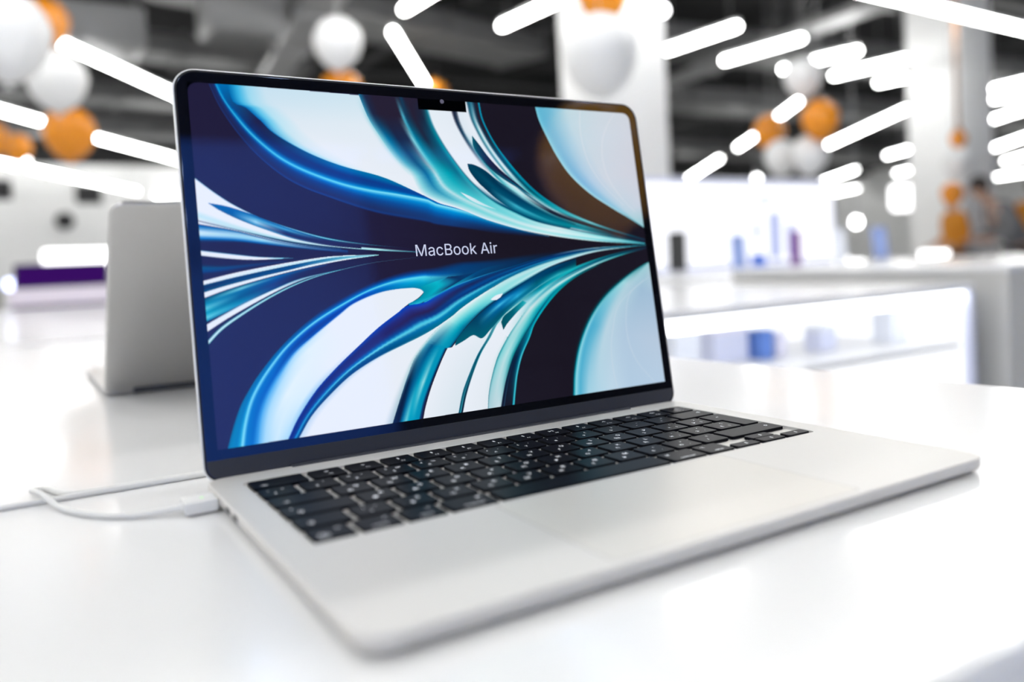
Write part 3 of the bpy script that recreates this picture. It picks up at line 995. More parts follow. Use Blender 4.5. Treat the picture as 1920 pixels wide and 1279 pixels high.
# ------------------------------------------------------------------ flat artwork of the screen (mm on the panel, soft colour ribbons)
WALL = [
 ([(10.62,187.85),(15.23,175.21),(22.85,161.91),(32.08,149.93),(43.72,139.24),(55.3,132.37),(69.58,126.84),(84.36,121.51),(99.76,117.17),(125.65,112.53),(131.64,110.84),(144.6,109.01),(157.92,107.13),(173.45,104.73),(192.49,102.61),(210.34,101.06)],
  [(14.28,188.14),(17.04,181.11),(22.34,172.02),(29.69,162.22),(39.96,152.37),(49.34,146.0),(61.94,140.3),(78.0,134.86),(93.3,131.54),(109.27,129.28),(127.26,126.15),(133.18,123.56),(146.04,120.59),(159.18,116.87),(174.39,111.68),(193.01,106.28),(210.53,102.37)],
  [(0,[(0,30,40,95,0),(0.06,25,70,160,0.7),(0.2,30,45,100,0.5),(0.7,20,60,140,0.6),(0.88,0,110,190,0.9),(1,60,195,240,1)]),(0.35,[(0,30,40,95,0),(0.08,22,70,165,0.8),(0.2,35,55,120,0.5),(0.6,15,70,160,0.7),(0.85,0,110,200,1),(1,110,220,250,1)]),(0.7,[(0,30,45,110,0),(0.1,15,75,160,0.6),(0.35,15,75,150,0.8),(0.6,0,100,180,1),(0.82,0,150,220,1),(1,150,235,252,1)]),(0.88,[(0,20,30,80,0),(0.3,15,50,110,0.5),(0.7,0,80,150,0.8),(1,30,150,190,1)]),(1,[(0,20,30,80,0),(0.3,15,50,110,0),(0.8,0,80,150,0.3),(1,30,150,190,1)])]),
 ([(14.28,188.14),(17.04,181.11),(22.34,172.02),(29.69,162.22),(39.96,152.37),(49.34,146.0),(61.94,140.3),(78.0,134.86),(93.3,131.54),(109.27,129.28),(127.26,126.15),(133.18,123.56),(146.04,120.59),(159.18,116.87),(174.39,111.68),(193.01,106.28),(210.53,102.37)],
  [(19.99,188.6),(22.23,178.92),(28.15,176.39),(33.25,171.56),(35.82,169.12),(40.94,163.47),(50.37,157.19),(62.96,150.87),(79.06,145.21),(102.2,139.45),(127.79,130.58),(133.63,127.37),(146.23,122.06),(159.22,117.2),(174.39,111.68),(193.01,106.28),(210.54,102.45)],
  [(0,[(0,0,150,215,1),(0.25,0,110,180,1),(1,0,110,180,1)]),(0.12,[(0,60,190,235,1),(0.12,0,100,180,1),(0.3,20,45,105,1),(0.8,32,34,75,1),(1,25,35,85,1)]),(0.35,[(0,110,220,250,1),(0.1,0,130,205,1),(0.3,10,60,140,1),(0.55,20,50,125,1),(0.8,0,90,170,1),(1,0,115,175,1)]),(0.65,[(0,150,235,252,1),(0.12,0,140,210,1),(0.35,0,80,165,1),(0.6,5,75,160,1),(0.85,0,120,165,1),(1,0,125,160,1)]),(0.85,[(0,160,240,252,1),(0.4,0,130,190,1),(1,0,110,150,1)]),(1,[(0,90,200,220,1),(1,90,200,220,1)])]),
 ([(19.99,188.6),(22.23,178.92),(28.15,176.39),(33.25,171.56),(35.82,169.12),(40.94,163.47),(50.37,157.19),(62.96,150.87),(79.06,145.21),(102.2,139.45),(127.79,130.58),(133.63,127.37),(146.23,122.06),(159.22,117.2),(174.39,111.68),(193.01,106.28),(210.54,102.45)],
  [(93.02,187.55),(97.13,174.8),(102.69,164.76),(108.39,155.44),(114.33,147.63),(120.17,141.35),(128.96,135.43),(132.57,125.75),(146.13,121.24),(159.18,116.87),(174.37,111.6),(192.99,106.19),(210.53,102.37)],
  [(0,[(0,0,110,175,1),(0.06,50,175,225,1),(0.13,150,215,240,1),(0.25,200,226,241,1),(1,205,228,240,1)]),(0.12,[(0,0,105,185,1),(0.06,90,195,235,1),(0.14,185,228,244,1),(0.3,222,234,244,1),(0.95,224,235,244,1),(1,120,200,215,1)]),(0.22,[(0,0,110,180,1),(0.015,150,215,240,1),(0.12,215,232,244,1),(0.3,232,238,247,1),(0.93,228,236,245,1),(1,160,215,228,1)]),(0.45,[(0,190,232,245,1),(0.1,225,240,248,1),(0.3,232,238,247,1),(0.9,232,238,247,1),(1,215,236,242,1)]),(0.7,[(0,232,238,247,1),(1,228,238,245,1)]),(1,[(0,215,240,245,1),(1,215,240,245,1)])]),
 ([(91.23,191.07),(92.21,187.49),(96.32,174.76),(101.71,164.72),(107.24,155.4),(112.99,147.6),(118.98,141.32),(123.72,130.95),(133.41,125.5),(148.75,120.74),(168.89,112.93),(200.75,104.75),(241.64,98.78),(288.27,95.04)],
  [(132.79,187.57),(134.01,181.69),(136.38,172.05),(141.29,161.52),(147.23,151.77),(154.96,141.14),(163.1,132.88),(174.21,124.5),(188.7,117.64),(201.84,112.33),(221.67,107.66),(253.14,101.84),(288.43,95.97)],
  [(0,[(0,20,110,150,1),(0.08,30,40,70,1),(0.2,38,32,52,1),(0.6,38,32,52,1),(0.64,20,60,90,1),(0.69,38,32,52,1),(0.8,38,32,52,1),(0.95,38,32,52,1),(1,25,130,150,1)]),(0.06,[(0,60,150,185,1),(0.1,30,40,70,1),(0.2,38,32,52,1),(0.53,38,32,52,1),(0.57,80,185,210,1),(0.62,20,60,90,1),(0.75,38,32,52,1),(0.9,25,40,65,1),(1,20,120,140,1)]),(0.13,[(0,130,205,220,1),(0.12,0,110,160,1),(0.28,25,40,75,1),(0.46,28,45,80,1),(0.53,130,210,225,1),(0.6,0,120,155,1),(0.76,28,40,65,1),(0.92,10,85,115,1),(1,0,150,170,1)]),(0.25,[(0,228,238,245,1),(0.12,120,205,220,1),(0.3,10,110,165,1),(0.4,60,170,200,1),(0.47,185,225,235,1),(0.55,60,190,205,1),(0.72,0,160,180,1),(0.9,10,110,140,1),(1,30,170,190,1)]),(0.38,[(0,232,238,247,1),(0.12,170,222,230,1),(0.3,110,210,218,1),(0.48,190,226,232,1),(0.56,110,212,218,1),(0.8,85,200,210,1),(0.95,100,205,215,1),(1,10,120,140,1)]),(0.5,[(0,232,238,247,1),(0.3,130,218,222,1),(0.5,200,230,236,1),(0.7,120,215,222,1),(0.9,150,222,228,1),(0.97,60,170,185,1),(1,0,100,125,1)]),(0.65,[(0,235,243,248,1),(0.25,165,230,232,1),(0.5,225,240,244,1),(0.75,200,235,238,1),(0.95,215,238,242,1),(1,90,190,200,1)]),(0.82,[(0,215,242,245,1),(0.3,120,215,222,1),(0.55,195,240,242,1),(0.8,150,228,232,1),(1,60,165,180,1)]),(1,[(0,20,110,130,1),(0.5,80,190,205,1),(1,20,110,130,1)])]),
 ([(150.06,131.12),(155.84,126.59),(162.78,123.26),(173.62,120.11)],
  [(150.06,131.12),(157.84,127.84),(164.75,124.09),(173.64,120.28)],
  [(0,[(0,232,238,247,1),(1,232,238,247,1)]),(1,[(0,232,238,247,0.6),(1,232,238,247,0.6)])]),
 ([(132.79,187.57),(134.01,181.69),(136.38,172.05),(141.29,161.52),(147.23,151.77),(154.96,141.14),(163.1,132.88),(174.21,124.5),(188.7,117.64),(201.84,112.33),(221.67,107.66),(253.14,101.84),(288.43,95.97)],
  [(170.28,191.0),(170.87,188.27),(172.19,177.33),(178.04,163.83),(186.11,152.02),(196.28,140.1),(207.89,129.73),(224.05,120.02),(243.72,111.96),(264.95,105.25),(288.91,98.77)],
  [(0,[(0,40,150,175,1),(0.04,225,238,245,1),(0.43,225,233,242,1),(0.45,34,28,46,1),(0.53,34,28,46,1),(0.55,218,230,240,1),(0.75,222,232,241,1),(0.77,15,70,95,1),(0.84,30,110,140,1),(0.88,20,60,85,1),(0.92,34,28,46,1),(0.96,34,28,46,1),(0.98,0,160,195,1),(1,20,120,150,1)]),(0.12,[(0,10,100,130,1),(0.04,232,238,247,1),(0.44,228,236,245,1),(0.46,40,60,90,1),(0.5,15,60,90,1),(0.54,220,232,242,1),(0.76,232,238,247,1),(0.78,10,70,100,1),(0.82,130,205,215,1),(0.85,225,238,244,1),(0.89,10,60,85,1),(0.92,34,28,46,1),(0.96,34,28,46,1),(0.98,0,165,200,1),(1,10,110,140,1)]),(0.3,[(0,0,80,110,1),(0.04,232,238,247,1),(0.48,232,238,247,1),(0.53,20,140,160,1),(0.58,150,220,228,1),(0.64,232,238,247,1),(0.74,232,238,247,1),(0.78,0,110,135,1),(0.8,190,230,236,1),(0.85,232,238,247,1),(0.88,0,90,120,1),(0.93,5,80,110,1),(0.97,0,165,190,1),(1,0,120,150,1)]),(0.42,[(0,0,70,105,1),(0.05,10,90,125,1),(0.1,205,230,240,1),(0.4,232,238,247,1),(0.55,130,215,222,1),(0.68,200,232,238,1),(0.72,0,80,110,1),(0.78,190,230,236,1),(0.84,20,150,165,1),(0.9,0,60,80,1),(0.95,0,140,165,1),(1,0,110,140,1)]),(0.55,[(0,0,60,95,1),(0.15,0,75,110,1),(0.3,0,120,145,1),(0.45,0,95,125,1),(0.52,160,225,230,1),(0.58,20,30,50,1),(0.7,30,40,60,1),(0.76,180,228,234,1),(0.84,20,150,165,1),(0.92,0,170,185,1),(1,0,130,150,1)]),(0.72,[(0,0,60,90,1),(0.1,215,235,240,0.9),(0.2,0,150,165,1),(0.4,0,110,130,1),(0.5,0,160,175,1),(0.62,15,25,45,1),(0.78,20,30,45,1),(0.84,0,150,165,1),(0.92,170,225,230,1),(1,0,120,135,1)]),(0.86,[(0,10,60,85,1),(0.2,0,80,100,1),(0.45,22,28,45,1),(0.75,22,26,40,1),(0.85,0,110,130,1),(0.95,0,100,120,1),(1,22,30,45,1)]),(1,[(0,25,40,60,1),(0.5,34,28,46,1),(0.8,20,60,85,1),(1,34,28,46,1)])]),
 ([(157.31,148.87),(158.14,144.54),(162.01,138.74),(167.77,132.92),(176.28,125.77),(188.82,118.49),(206.82,111.83),(226.84,107.13)],
  [(157.31,148.87),(162.3,148.16),(169.33,144.77),(177.94,138.11),(190.49,130.52),(203.33,122.74),(217.65,115.65),(232.62,110.14)],
  [(0,[(0,0,60,85,1),(1,0,60,85,1)]),(0.25,[(0,0,50,80,1),(0.5,0,75,105,1),(0.8,0,50,80,1),(1,0,60,90,1)]),(0.5,[(0,0,90,120,1),(0.3,60,180,205,1),(0.45,0,80,115,1),(0.8,0,60,95,1),(1,160,225,232,1)]),(1,[(0,0,90,110,1),(0.5,0,140,155,1),(1,0,80,100,1)])]),
 ([(162.84,166.78),(162.87,159.83),(166.68,153.18),(173.24,145.7),(183.74,138.19),(199.3,129.69),(218.17,119.17),(243.41,109.98)],
  [(162.84,166.78),(166.85,161.68),(172.83,153.36),(180.8,145.0),(190.47,137.42),(203.96,127.1),(223.06,116.92),(243.38,109.8)],
  [(0,[(0,0,120,140,1),(1,0,70,95,1)]),(0.2,[(0,0,90,110,1),(0.3,28,30,60,1),(1,25,28,58,1)]),(0.45,[(0,0,70,100,1),(0.4,0,110,140,1),(0.6,20,40,75,1),(1,25,35,70,1)]),(1,[(0,10,40,60,1),(1,20,28,45,1)])]),
 ([(212.02,188.22),(213.56,179.59),(218.11,168.14),(224.54,154.89),(233.29,142.47),(246.69,130.82),(261.97,121.67),(277.81,113.2),(289.89,106.46)],
  [(295.43,189.13),(295.39,178.24),(294.94,168.54),(294.76,156.96),(293.81,144.46),(293.36,134.89),(292.44,125.37),(291.52,115.89),(290.36,106.46)],
  [(0,[(0,120,205,225,1),(0.03,95,180,210,1),(0.12,110,185,212,1),(0.3,178,212,226,1),(0.6,190,210,225,1),(1,196,206,220,1)]),(0.5,[(0,175,228,240,1),(0.02,140,205,228,1),(0.07,105,175,220,1),(0.2,165,200,228,1),(0.4,196,210,226,1),(1,198,204,220,1)]),(0.8,[(0,170,225,236,1),(0.06,130,195,220,1),(0.25,180,208,226,1),(1,200,208,224,1)]),(1,[(0,60,150,165,1),(0.2,150,205,212,1),(1,150,200,210,1)])]),
 ([(247.5,188.89),(245.47,175.78),(246.21,162.89),(249.73,150.1),(258.71,136.43),(273.57,122.56)],
  [(248.48,188.95),(246.44,175.83),(247.19,162.93),(250.71,150.13),(259.71,136.44),(274.59,122.56)],
  [(0,[(0,215,220,232,0),(0.5,222,226,236,0.7),(1,215,220,232,0)]),(1,[(0,215,220,232,0),(0.5,222,226,236,0.7),(1,215,220,232,0)])]),
 ([(276.15,187.32),(267.52,176.87),(262.24,165.35),(261.26,152.25),(264.84,139.28),(274.19,126.3),(283.29,117.84)],
  [(277.19,187.38),(268.54,176.92),(263.24,165.39),(262.26,152.27),(265.85,139.3),(275.22,126.3),(284.33,117.83)],
  [(0,[(0,215,220,232,0),(0.5,222,226,236,0.7),(1,215,220,232,0)]),(1,[(0,215,220,232,0),(0.5,222,226,236,0.7),(1,215,220,232,0)])]),
 ([(-0.78,138.13),(8.98,129.87),(18.3,123.2),(31.23,116.36),(48.15,109.97),(65.9,104.81),(88.42,100.68),(118.9,96.99)],
  [(-0.6,115.54),(17.26,110.54),(30.4,106.88),(44.01,103.53),(58.14,100.95),(72.83,99.03),(95.91,96.63),(118.65,94.87)],
  [(0,[(0,0,140,200,1),(0.01,232,238,247,1),(0.75,232,238,247,1),(0.88,190,228,240,1),(0.95,215,235,244,1),(1,232,238,247,1)]),(0.3,[(0,0,120,190,1),(0.04,232,238,247,1),(0.8,232,238,247,1),(0.95,170,222,232,1),(1,40,110,140,1)]),(0.6,[(0,0,120,170,1),(0.12,150,225,235,1),(0.2,33,29,62,1),(0.62,33,29,62,1),(0.7,232,238,247,1),(0.9,200,235,242,1),(1,20,60,100,1)]),(0.8,[(0,40,130,160,1),(0.12,33,29,62,1),(0.55,33,29,62,1),(0.65,180,232,238,1),(0.95,150,222,230,1),(1,20,60,100,1)]),(1,[(0,33,29,62,0),(0.7,33,29,62,0.5),(0.85,60,180,200,1),(1,33,29,62,0)])]),
 ([(5.51,124.42),(14.94,122.51),(25.96,118.55),(37.88,113.4),(51.58,108.3),(65.83,104.07),(84.46,100.19)],
  [(5.5,124.28),(11.46,120.07),(20.96,115.06),(34.07,109.51),(47.65,104.52),(65.48,100.59),(84.26,98.3)],
  [(0,[(0,0,100,170,1),(1,0,100,170,1)]),(0.15,[(0,10,100,170,1),(0.6,0,90,165,1),(1,30,100,150,1)]),(0.3,[(0,0,80,150,1),(0.3,80,170,215,1),(0.6,165,215,240,1),(0.85,60,150,205,1),(1,60,120,160,1)]),(0.5,[(0,0,90,165,1),(0.25,70,165,210,1),(0.45,20,60,120,1),(0.75,36,34,78,1),(0.95,60,140,190,1),(1,200,225,235,1)]),(0.75,[(0,0,120,170,1),(0.2,36,38,82,1),(0.8,36,36,80,1),(1,90,120,150,1)]),(1,[(0,33,29,62,1),(1,33,29,62,1)])]),
 ([(-0.51,115.12),(17.26,110.54),(30.39,106.73),(43.97,103.17),(58.1,100.51),(72.79,98.66)],
  [(-0.31,113.61),(17.21,109.98),(30.33,106.02),(43.91,102.45),(58.06,100.07),(72.76,98.28)],
  [(0,[(0,232,238,247,1),(1,232,238,247,1)]),(0.3,[(0,30,90,130,1),(0.4,30,90,130,1),(0.6,232,238,247,1),(1,232,238,247,1)]),(1,[(0,20,60,110,1),(1,30,90,140,1)])]),
 ([(-0.32,113.47),(17.2,109.84),(30.31,105.88),(43.91,102.45),(58.03,99.85),(76.48,97.57)],
  [(-0.25,103.67),(16.65,103.2),(29.96,101.77),(43.68,99.92),(57.86,98.02),(76.28,95.55)],
  [(0,[(0,0,80,150,1),(0.12,20,110,180,1),(0.4,205,232,245,1),(0.55,190,225,245,1),(0.75,0,110,190,1),(1,33,29,62,0)]),(0.4,[(0,20,90,150,1),(0.2,190,228,245,1),(0.45,120,200,235,1),(0.75,0,90,170,1),(1,33,29,62,0)]),(1,[(0,20,70,140,0.8),(0.5,20,60,130,0.7),(1,33,29,62,0)])]),
 ([(-0.72,100.06),(16.17,97.42),(29.41,95.54),(46.0,94.43)],
  [(-0.61,97.33),(12.72,95.32),(25.91,94.19),(45.99,94.29)],
  [(0,[(0,0,120,190,1),(0.15,232,238,247,1),(0.9,232,238,247,1),(1,10,60,110,1)]),(0.7,[(0,0,120,190,1),(0.2,232,238,247,1),(1,232,238,247,1)]),(1,[(0,60,170,210,1),(1,60,170,210,1)])]),
 ([(-0.57,93.78),(9.25,92.7),(22.43,92.86),(43.1,93.6)],
  [(-0.78,87.0),(8.87,87.9),(22.16,89.72),(42.95,92.03)],
  [(0,[(0,33,29,62,0),(0.4,0,90,135,0.9),(0.7,0,70,140,0.8),(1,33,29,62,0)]),(1,[(0,33,29,62,0),(0.5,30,60,130,0.5),(1,33,29,62,0)])]),
 ([(-1.0,84.16),(15.37,87.73),(35.88,91.03),(57.45,93.78),(72.39,94.71),(94.09,94.55)],
  [(-0.83,82.26),(15.19,85.52),(35.71,89.12),(57.32,92.47),(72.32,93.97),(94.07,94.4)],
  [(0,[(0,232,238,247,1),(1,232,238,247,1)]),(0.8,[(0,232,238,247,1),(1,160,225,235,1)]),(1,[(0,150,220,230,1),(1,150,220,230,1)])]),
 ([(-0.83,82.26),(15.19,85.52),(35.71,89.12),(57.32,92.47),(72.32,93.97),(94.07,94.4)],
  [(-0.82,78.34),(11.6,81.57),(28.51,85.21),(42.57,87.88),(57.15,90.72),(76.02,93.09),(94.06,94.32)],
  [(0,[(0,0,80,110,1),(0.4,10,30,70,1),(1,0,90,120,1)]),(0.5,[(0,0,60,110,1),(0.6,0,80,140,1),(1,20,60,110,1)]),(0.8,[(0,60,150,185,1),(1,130,205,220,1)]),(1,[(0,140,215,225,1),(1,140,215,225,1)])]),
 ([(-0.82,78.34),(11.6,81.57),(28.51,85.21),(42.57,87.88),(57.15,90.72),(76.02,93.09),(94.06,94.32)],
  [(-0.71,75.63),(11.43,79.52),(28.39,83.81),(49.7,88.28),(72.11,91.89),(94.04,94.17)],
  [(0,[(0,232,238,247,1),(1,232,238,247,1)]),(0.8,[(0,200,232,240,1),(1,232,238,247,1)]),(1,[(0,150,220,230,1),(1,150,220,230,1)])]),
 ([(-0.72,75.49),(11.41,79.32),(28.37,83.6),(49.67,87.99),(64.48,90.42)],
  [(-0.38,63.69),(10.51,68.28),(20.73,72.88),(34.76,78.53),(56.52,84.19)],
  [(0,[(0,0,70,90,1),(0.1,0,90,120,1),(0.25,0,130,165,1),(0.45,100,205,220,1),(0.65,0,150,180,1),(0.85,110,215,228,1),(1,0,120,160,1)]),(0.3,[(0,0,70,100,1),(0.15,120,205,220,1),(0.28,0,100,150,1),(0.6,0,85,130,1),(0.85,0,130,170,1),(1,60,150,190,1)]),(0.6,[(0,10,100,160,1),(0.3,10,70,140,1),(0.6,30,55,115,1),(1,20,70,130,1)]),(1,[(0,20,80,150,0.7),(0.3,33,29,62,0),(1,33,29,62,0)])]),
 ([(-0.7,62.04),(10.47,67.81),(20.72,72.74),(34.74,78.32),(49.23,83.25),(71.63,87.16)],
  [(-0.47,58.54),(10.22,64.69),(23.96,71.62),(38.19,78.12),(52.81,83.21),(71.6,86.86)],
  [(0,[(0,232,238,247,1),(1,232,238,247,1)]),(0.5,[(0,40,150,190,1),(0.3,232,238,247,1),(1,225,235,245,1)]),(1,[(0,40,120,150,1),(1,40,120,150,1)])]),
 ([(-0.85,53.69),(5.98,60.01),(13.48,64.85),(27.4,72.44),(41.75,78.91),(56.48,83.75),(71.61,87.01),(91.24,90.23),(118.35,92.29)],
  [(-0.49,51.85),(6.5,58.55),(14.72,64.07),(28.72,72.01),(42.77,78.57),(57.18,83.5),(71.97,86.84),(91.38,90.08),(118.33,92.13)],
  [(0,[(0,40,160,180,1),(0.4,232,238,247,1),(0.8,180,230,240,1),(1,0,140,160,1)]),(0.6,[(0,60,180,200,1),(1,160,225,235,1)]),(1,[(0,40,80,120,0.5),(1,40,80,120,0.5)])]),
 ([(4.79,-0.29),(8.46,10.35),(12.46,19.78),(17.19,27.24),(22.78,34.73),(33.96,46.66),(47.57,58.13),(60.64,66.49),(77.96,74.93),(94.18,80.82),(110.8,84.63),(129.36,86.16),(144.73,88.73),(165.67,88.73),(178.71,87.39)],
  [(11.8,-0.42),(13.99,10.21),(17.65,21.11),(22.31,29.33),(29.12,38.15),(38.94,48.28),(52.6,58.44),(68.06,66.7),(85.62,74.34),(101.96,78.74),(118.65,80.51),(125.38,80.18),(136.57,79.86),(151.84,81.14),(178.49,85.73)],
  [(0,[(0,0,110,160,1),(0.25,0,130,180,1),(0.6,0,125,185,1),(0.85,30,165,210,1),(1,140,230,250,1)]),(0.25,[(0,10,80,130,0.6),(0.15,0,100,160,1),(0.5,0,100,170,1),(0.8,0,130,200,1),(1,130,225,250,1)]),(0.45,[(0,30,60,130,0),(0.3,15,55,130,0.7),(0.7,0,85,170,1),(0.9,0,140,210,1),(1,120,225,250,1)]),(0.7,[(0,30,60,130,0),(0.4,10,60,140,0.8),(0.75,0,110,200,1),(1,90,215,245,1)]),(0.85,[(0,20,40,90,0),(0.4,0,60,120,1),(0.75,0,110,180,1),(1,60,205,230,1)]),(1,[(0,20,40,90,0),(1,10,70,110,0)])]),
 ([(11.8,-0.42),(13.99,10.21),(17.65,21.11),(22.31,29.33),(29.12,38.15),(38.94,48.28),(52.6,58.44),(68.06,66.7),(85.62,74.34),(101.96,78.74),(118.65,80.51),(125.38,80.18),(135.69,79.83)],
  [(19.77,-0.02),(22.17,12.4),(26.01,22.06),(32.69,32.57),(41.28,43.5),(51.95,51.7),(67.62,62.34),(77.27,68.29),(93.36,73.28),(109.65,74.62),(117.0,73.58),(119.11,71.59)],
  [(0,[(0,140,230,250,1),(0.2,0,120,195,1),(0.6,0,105,190,1),(1,70,165,230,1)]),(0.25,[(0,130,225,250,1),(0.25,0,110,195,1),(0.7,0,90,185,1),(1,70,165,230,1)]),(0.45,[(0,120,225,250,1),(0.25,0,80,180,1),(0.6,10,50,140,1),(1,0,80,175,1)]),(0.7,[(0,100,220,248,1),(0.35,0,90,200,1),(0.7,0,60,165,1),(1,10,80,190,1)]),(0.88,[(0,100,225,245,1),(0.5,0,160,215,1),(1,0,120,180,1)]),(1,[(0,70,210,230,1),(0.6,0,160,185,1),(1,0,140,170,1)])]),
 ([(19.77,-0.02),(22.17,12.4),(26.01,22.06),(32.69,32.57),(41.28,43.5),(51.95,51.7),(67.62,62.34),(77.27,68.29),(93.36,73.28),(109.65,74.62),(117.0,73.58),(119.11,71.59)],
  [(34.65,0.04),(40.98,10.44),(51.33,23.04),(63.26,33.75),(77.06,44.33),(89.63,53.59),(102.43,61.28),(107.7,64.74),(114.7,68.13),(118.54,71.0),(119.11,71.59)],
  [(0,[(0,90,175,232,1),(0.2,165,215,242,1),(0.6,205,232,246,1),(1,165,215,242,1)]),(0.2,[(0,80,170,232,1),(0.15,170,218,244,1),(0.4,225,240,247,1),(0.85,215,236,246,1),(1,140,195,235,1)]),(0.4,[(0,60,150,225,1),(0.06,190,228,246,1),(0.2,225,240,247,1),(0.9,232,238,247,1),(1,200,220,242,1)]),(0.55,[(0,0,90,190,1),(0.03,232,238,247,1),(1,232,238,247,1)]),(1,[(0,232,238,247,1),(1,232,238,247,1)])]),
 ([(120.95,85.74),(142.03,88.44),(165.76,89.39),(193.88,91.48),(224.77,93.49)],
  [(119.57,74.06),(140.19,73.68),(164.53,80.12),(193.09,85.97),(224.43,91.3)],
  [(0,[(0,10,60,120,0),(1,0,60,120,0)]),(0.25,[(0,10,60,120,0),(0.25,5,60,115,0.9),(1,5,55,105,1)]),(0.6,[(0,10,50,100,0),(0.4,8,50,95,0.8),(1,5,50,95,1)]),(1,[(0,20,30,60,0),(1,10,40,70,0.3)])]),
 ([(178.6,86.56),(161.34,83.97),(147.95,78.9),(134.87,73.19),(118.71,66.71)],
  [(178.23,83.9),(160.82,80.06),(147.67,76.65),(134.73,72.01),(118.55,65.4)],
  [(0,[(0,10,70,110,0),(1,10,60,100,0)]),(0.4,[(0,0,75,130,1),(1,5,60,110,1)]),(0.7,[(0,0,150,180,1),(1,60,200,225,1)]),(1,[(0,0,140,170,1),(1,60,200,225,1)])]),
 ([(118.0,74.93),(119.58,72.73),(118.33,70.62),(115.11,68.1),(108.6,65.44)],
  [(136.6,80.1),(143.37,77.92),(137.57,73.83),(127.49,69.28),(110.77,62.83)],
  [(0,[(0,0,150,175,1),(0.5,10,185,205,1),(0.8,20,150,190,0.7),(1,0,75,130,0)]),(0.3,[(0,0,140,165,1),(0.4,0,175,195,1),(0.7,15,140,180,0.7),(1,0,75,130,0)]),(0.6,[(0,0,140,165,1),(0.55,0,165,190,1),(0.85,30,180,210,0.9),(1,10,100,150,0.2)]),(1,[(0,0,120,170,1),(0.7,60,200,225,1),(1,0,90,160,1)])]),
 ([(34.65,0.04),(40.98,10.44),(51.33,23.04),(63.26,33.75),(77.06,44.33),(89.63,53.59),(102.43,61.28),(107.67,64.43),(118.57,65.55),(126.59,68.94),(140.29,74.48),(158.92,79.57),(178.2,83.65),(208.73,90.1),(240.84,93.69),(289.37,94.54)],
  [(40.34,-0.15),(47.96,10.17),(58.17,19.36),(71.71,29.21),(87.83,37.01),(104.39,42.89),(118.14,47.77),(132.39,54.39),(141.13,60.07),(150.69,65.19),(163.34,71.16),(177.29,77.01),(197.68,83.4),(218.71,88.0),(246.05,92.09),(289.32,94.26)],
  [(0,[(0,0,60,165,1),(0.2,15,25,110,1),(0.5,0,60,150,1),(0.65,30,160,215,1),(0.75,0,90,160,1),(0.95,0,50,100,1),(1,120,180,220,1)]),(0.2,[(0,10,60,170,1),(0.2,30,30,100,1),(0.45,35,45,125,1),(0.6,0,110,190,1),(0.68,110,215,240,1),(0.76,0,80,140,1),(0.95,0,60,120,1),(1,150,190,220,1)]),(0.38,[(0,0,70,200,1),(0.12,40,60,160,1),(0.35,42,34,84,1),(0.55,10,60,140,1),(0.66,60,190,225,1),(0.72,90,205,230,1),(0.8,0,120,180,1),(0.97,0,110,140,1),(1,60,150,170,1)]),(0.5,[(0,60,190,230,1),(0.06,0,80,150,1),(0.25,25,36,88,1),(0.45,0,75,150,1),(0.58,5,50,115,1),(0.7,70,192,222,1),(0.82,0,120,170,1),(1,0,110,140,1)]),(0.62,[(0,0,75,125,1),(0.15,10,45,95,1),(0.35,0,90,155,1),(0.5,0,50,105,1),(0.7,25,130,185,1),(0.85,0,90,140,1),(1,60,150,175,1)]),(0.72,[(0,0,70,120,1),(0.1,15,35,75,1),(0.4,5,60,120,1),(0.62,0,55,115,1),(0.75,40,160,200,1),(0.9,0,80,130,1),(1,160,220,230,1)]),(0.85,[(0,30,110,150,1),(0.15,215,238,244,1),(0.3,0,80,120,1),(0.6,0,50,90,1),(0.8,10,60,100,1),(1,190,230,236,1)]),(0.95,[(0,0,100,130,1),(0.5,0,130,155,1),(1,60,180,195,1)]),(1,[(0,20,90,115,1),(1,40,140,160,1)])]),
 ([(40.34,-0.15),(47.96,10.17),(58.17,19.36),(71.71,29.21),(87.83,37.01),(104.39,42.89),(118.14,47.77),(132.39,54.39),(141.13,60.07),(150.69,65.19),(163.34,71.16),(171.22,74.18)],
  [(91.96,-0.13),(94.05,4.5),(98.25,13.56),(104.52,26.27),(110.07,35.51),(121.38,46.72),(134.47,55.81),(147.69,62.81),(161.35,70.05),(171.19,74.01)],
  [(0,[(0,190,215,235,1),(0.08,232,238,247,1),(0.9,232,238,247,1),(1,170,195,210,1)]),(0.35,[(0,190,215,232,1),(0.1,232,238,247,1),(0.93,232,238,247,1),(1,180,215,222,1)]),(1,[(0,232,238,247,1),(1,215,238,242,1)])]),
 ([(91.96,-0.13),(94.05,4.5),(98.25,13.56),(104.52,26.27),(110.07,35.51),(121.38,46.72),(134.47,55.81),(147.69,62.81),(161.35,70.05),(177.29,77.01),(197.68,83.4),(218.71,88.0),(246.05,92.09),(289.39,94.63)],
  [(109.34,-0.23),(112.78,9.45),(118.2,20.16),(125.58,32.4),(130.57,39.67),(130.36,36.58),(136.27,42.28),(144.26,49.89),(156.18,58.6),(171.13,66.59),(186.45,73.61),(207.59,82.37),(229.22,88.04),(251.51,91.74),(289.36,94.45)],
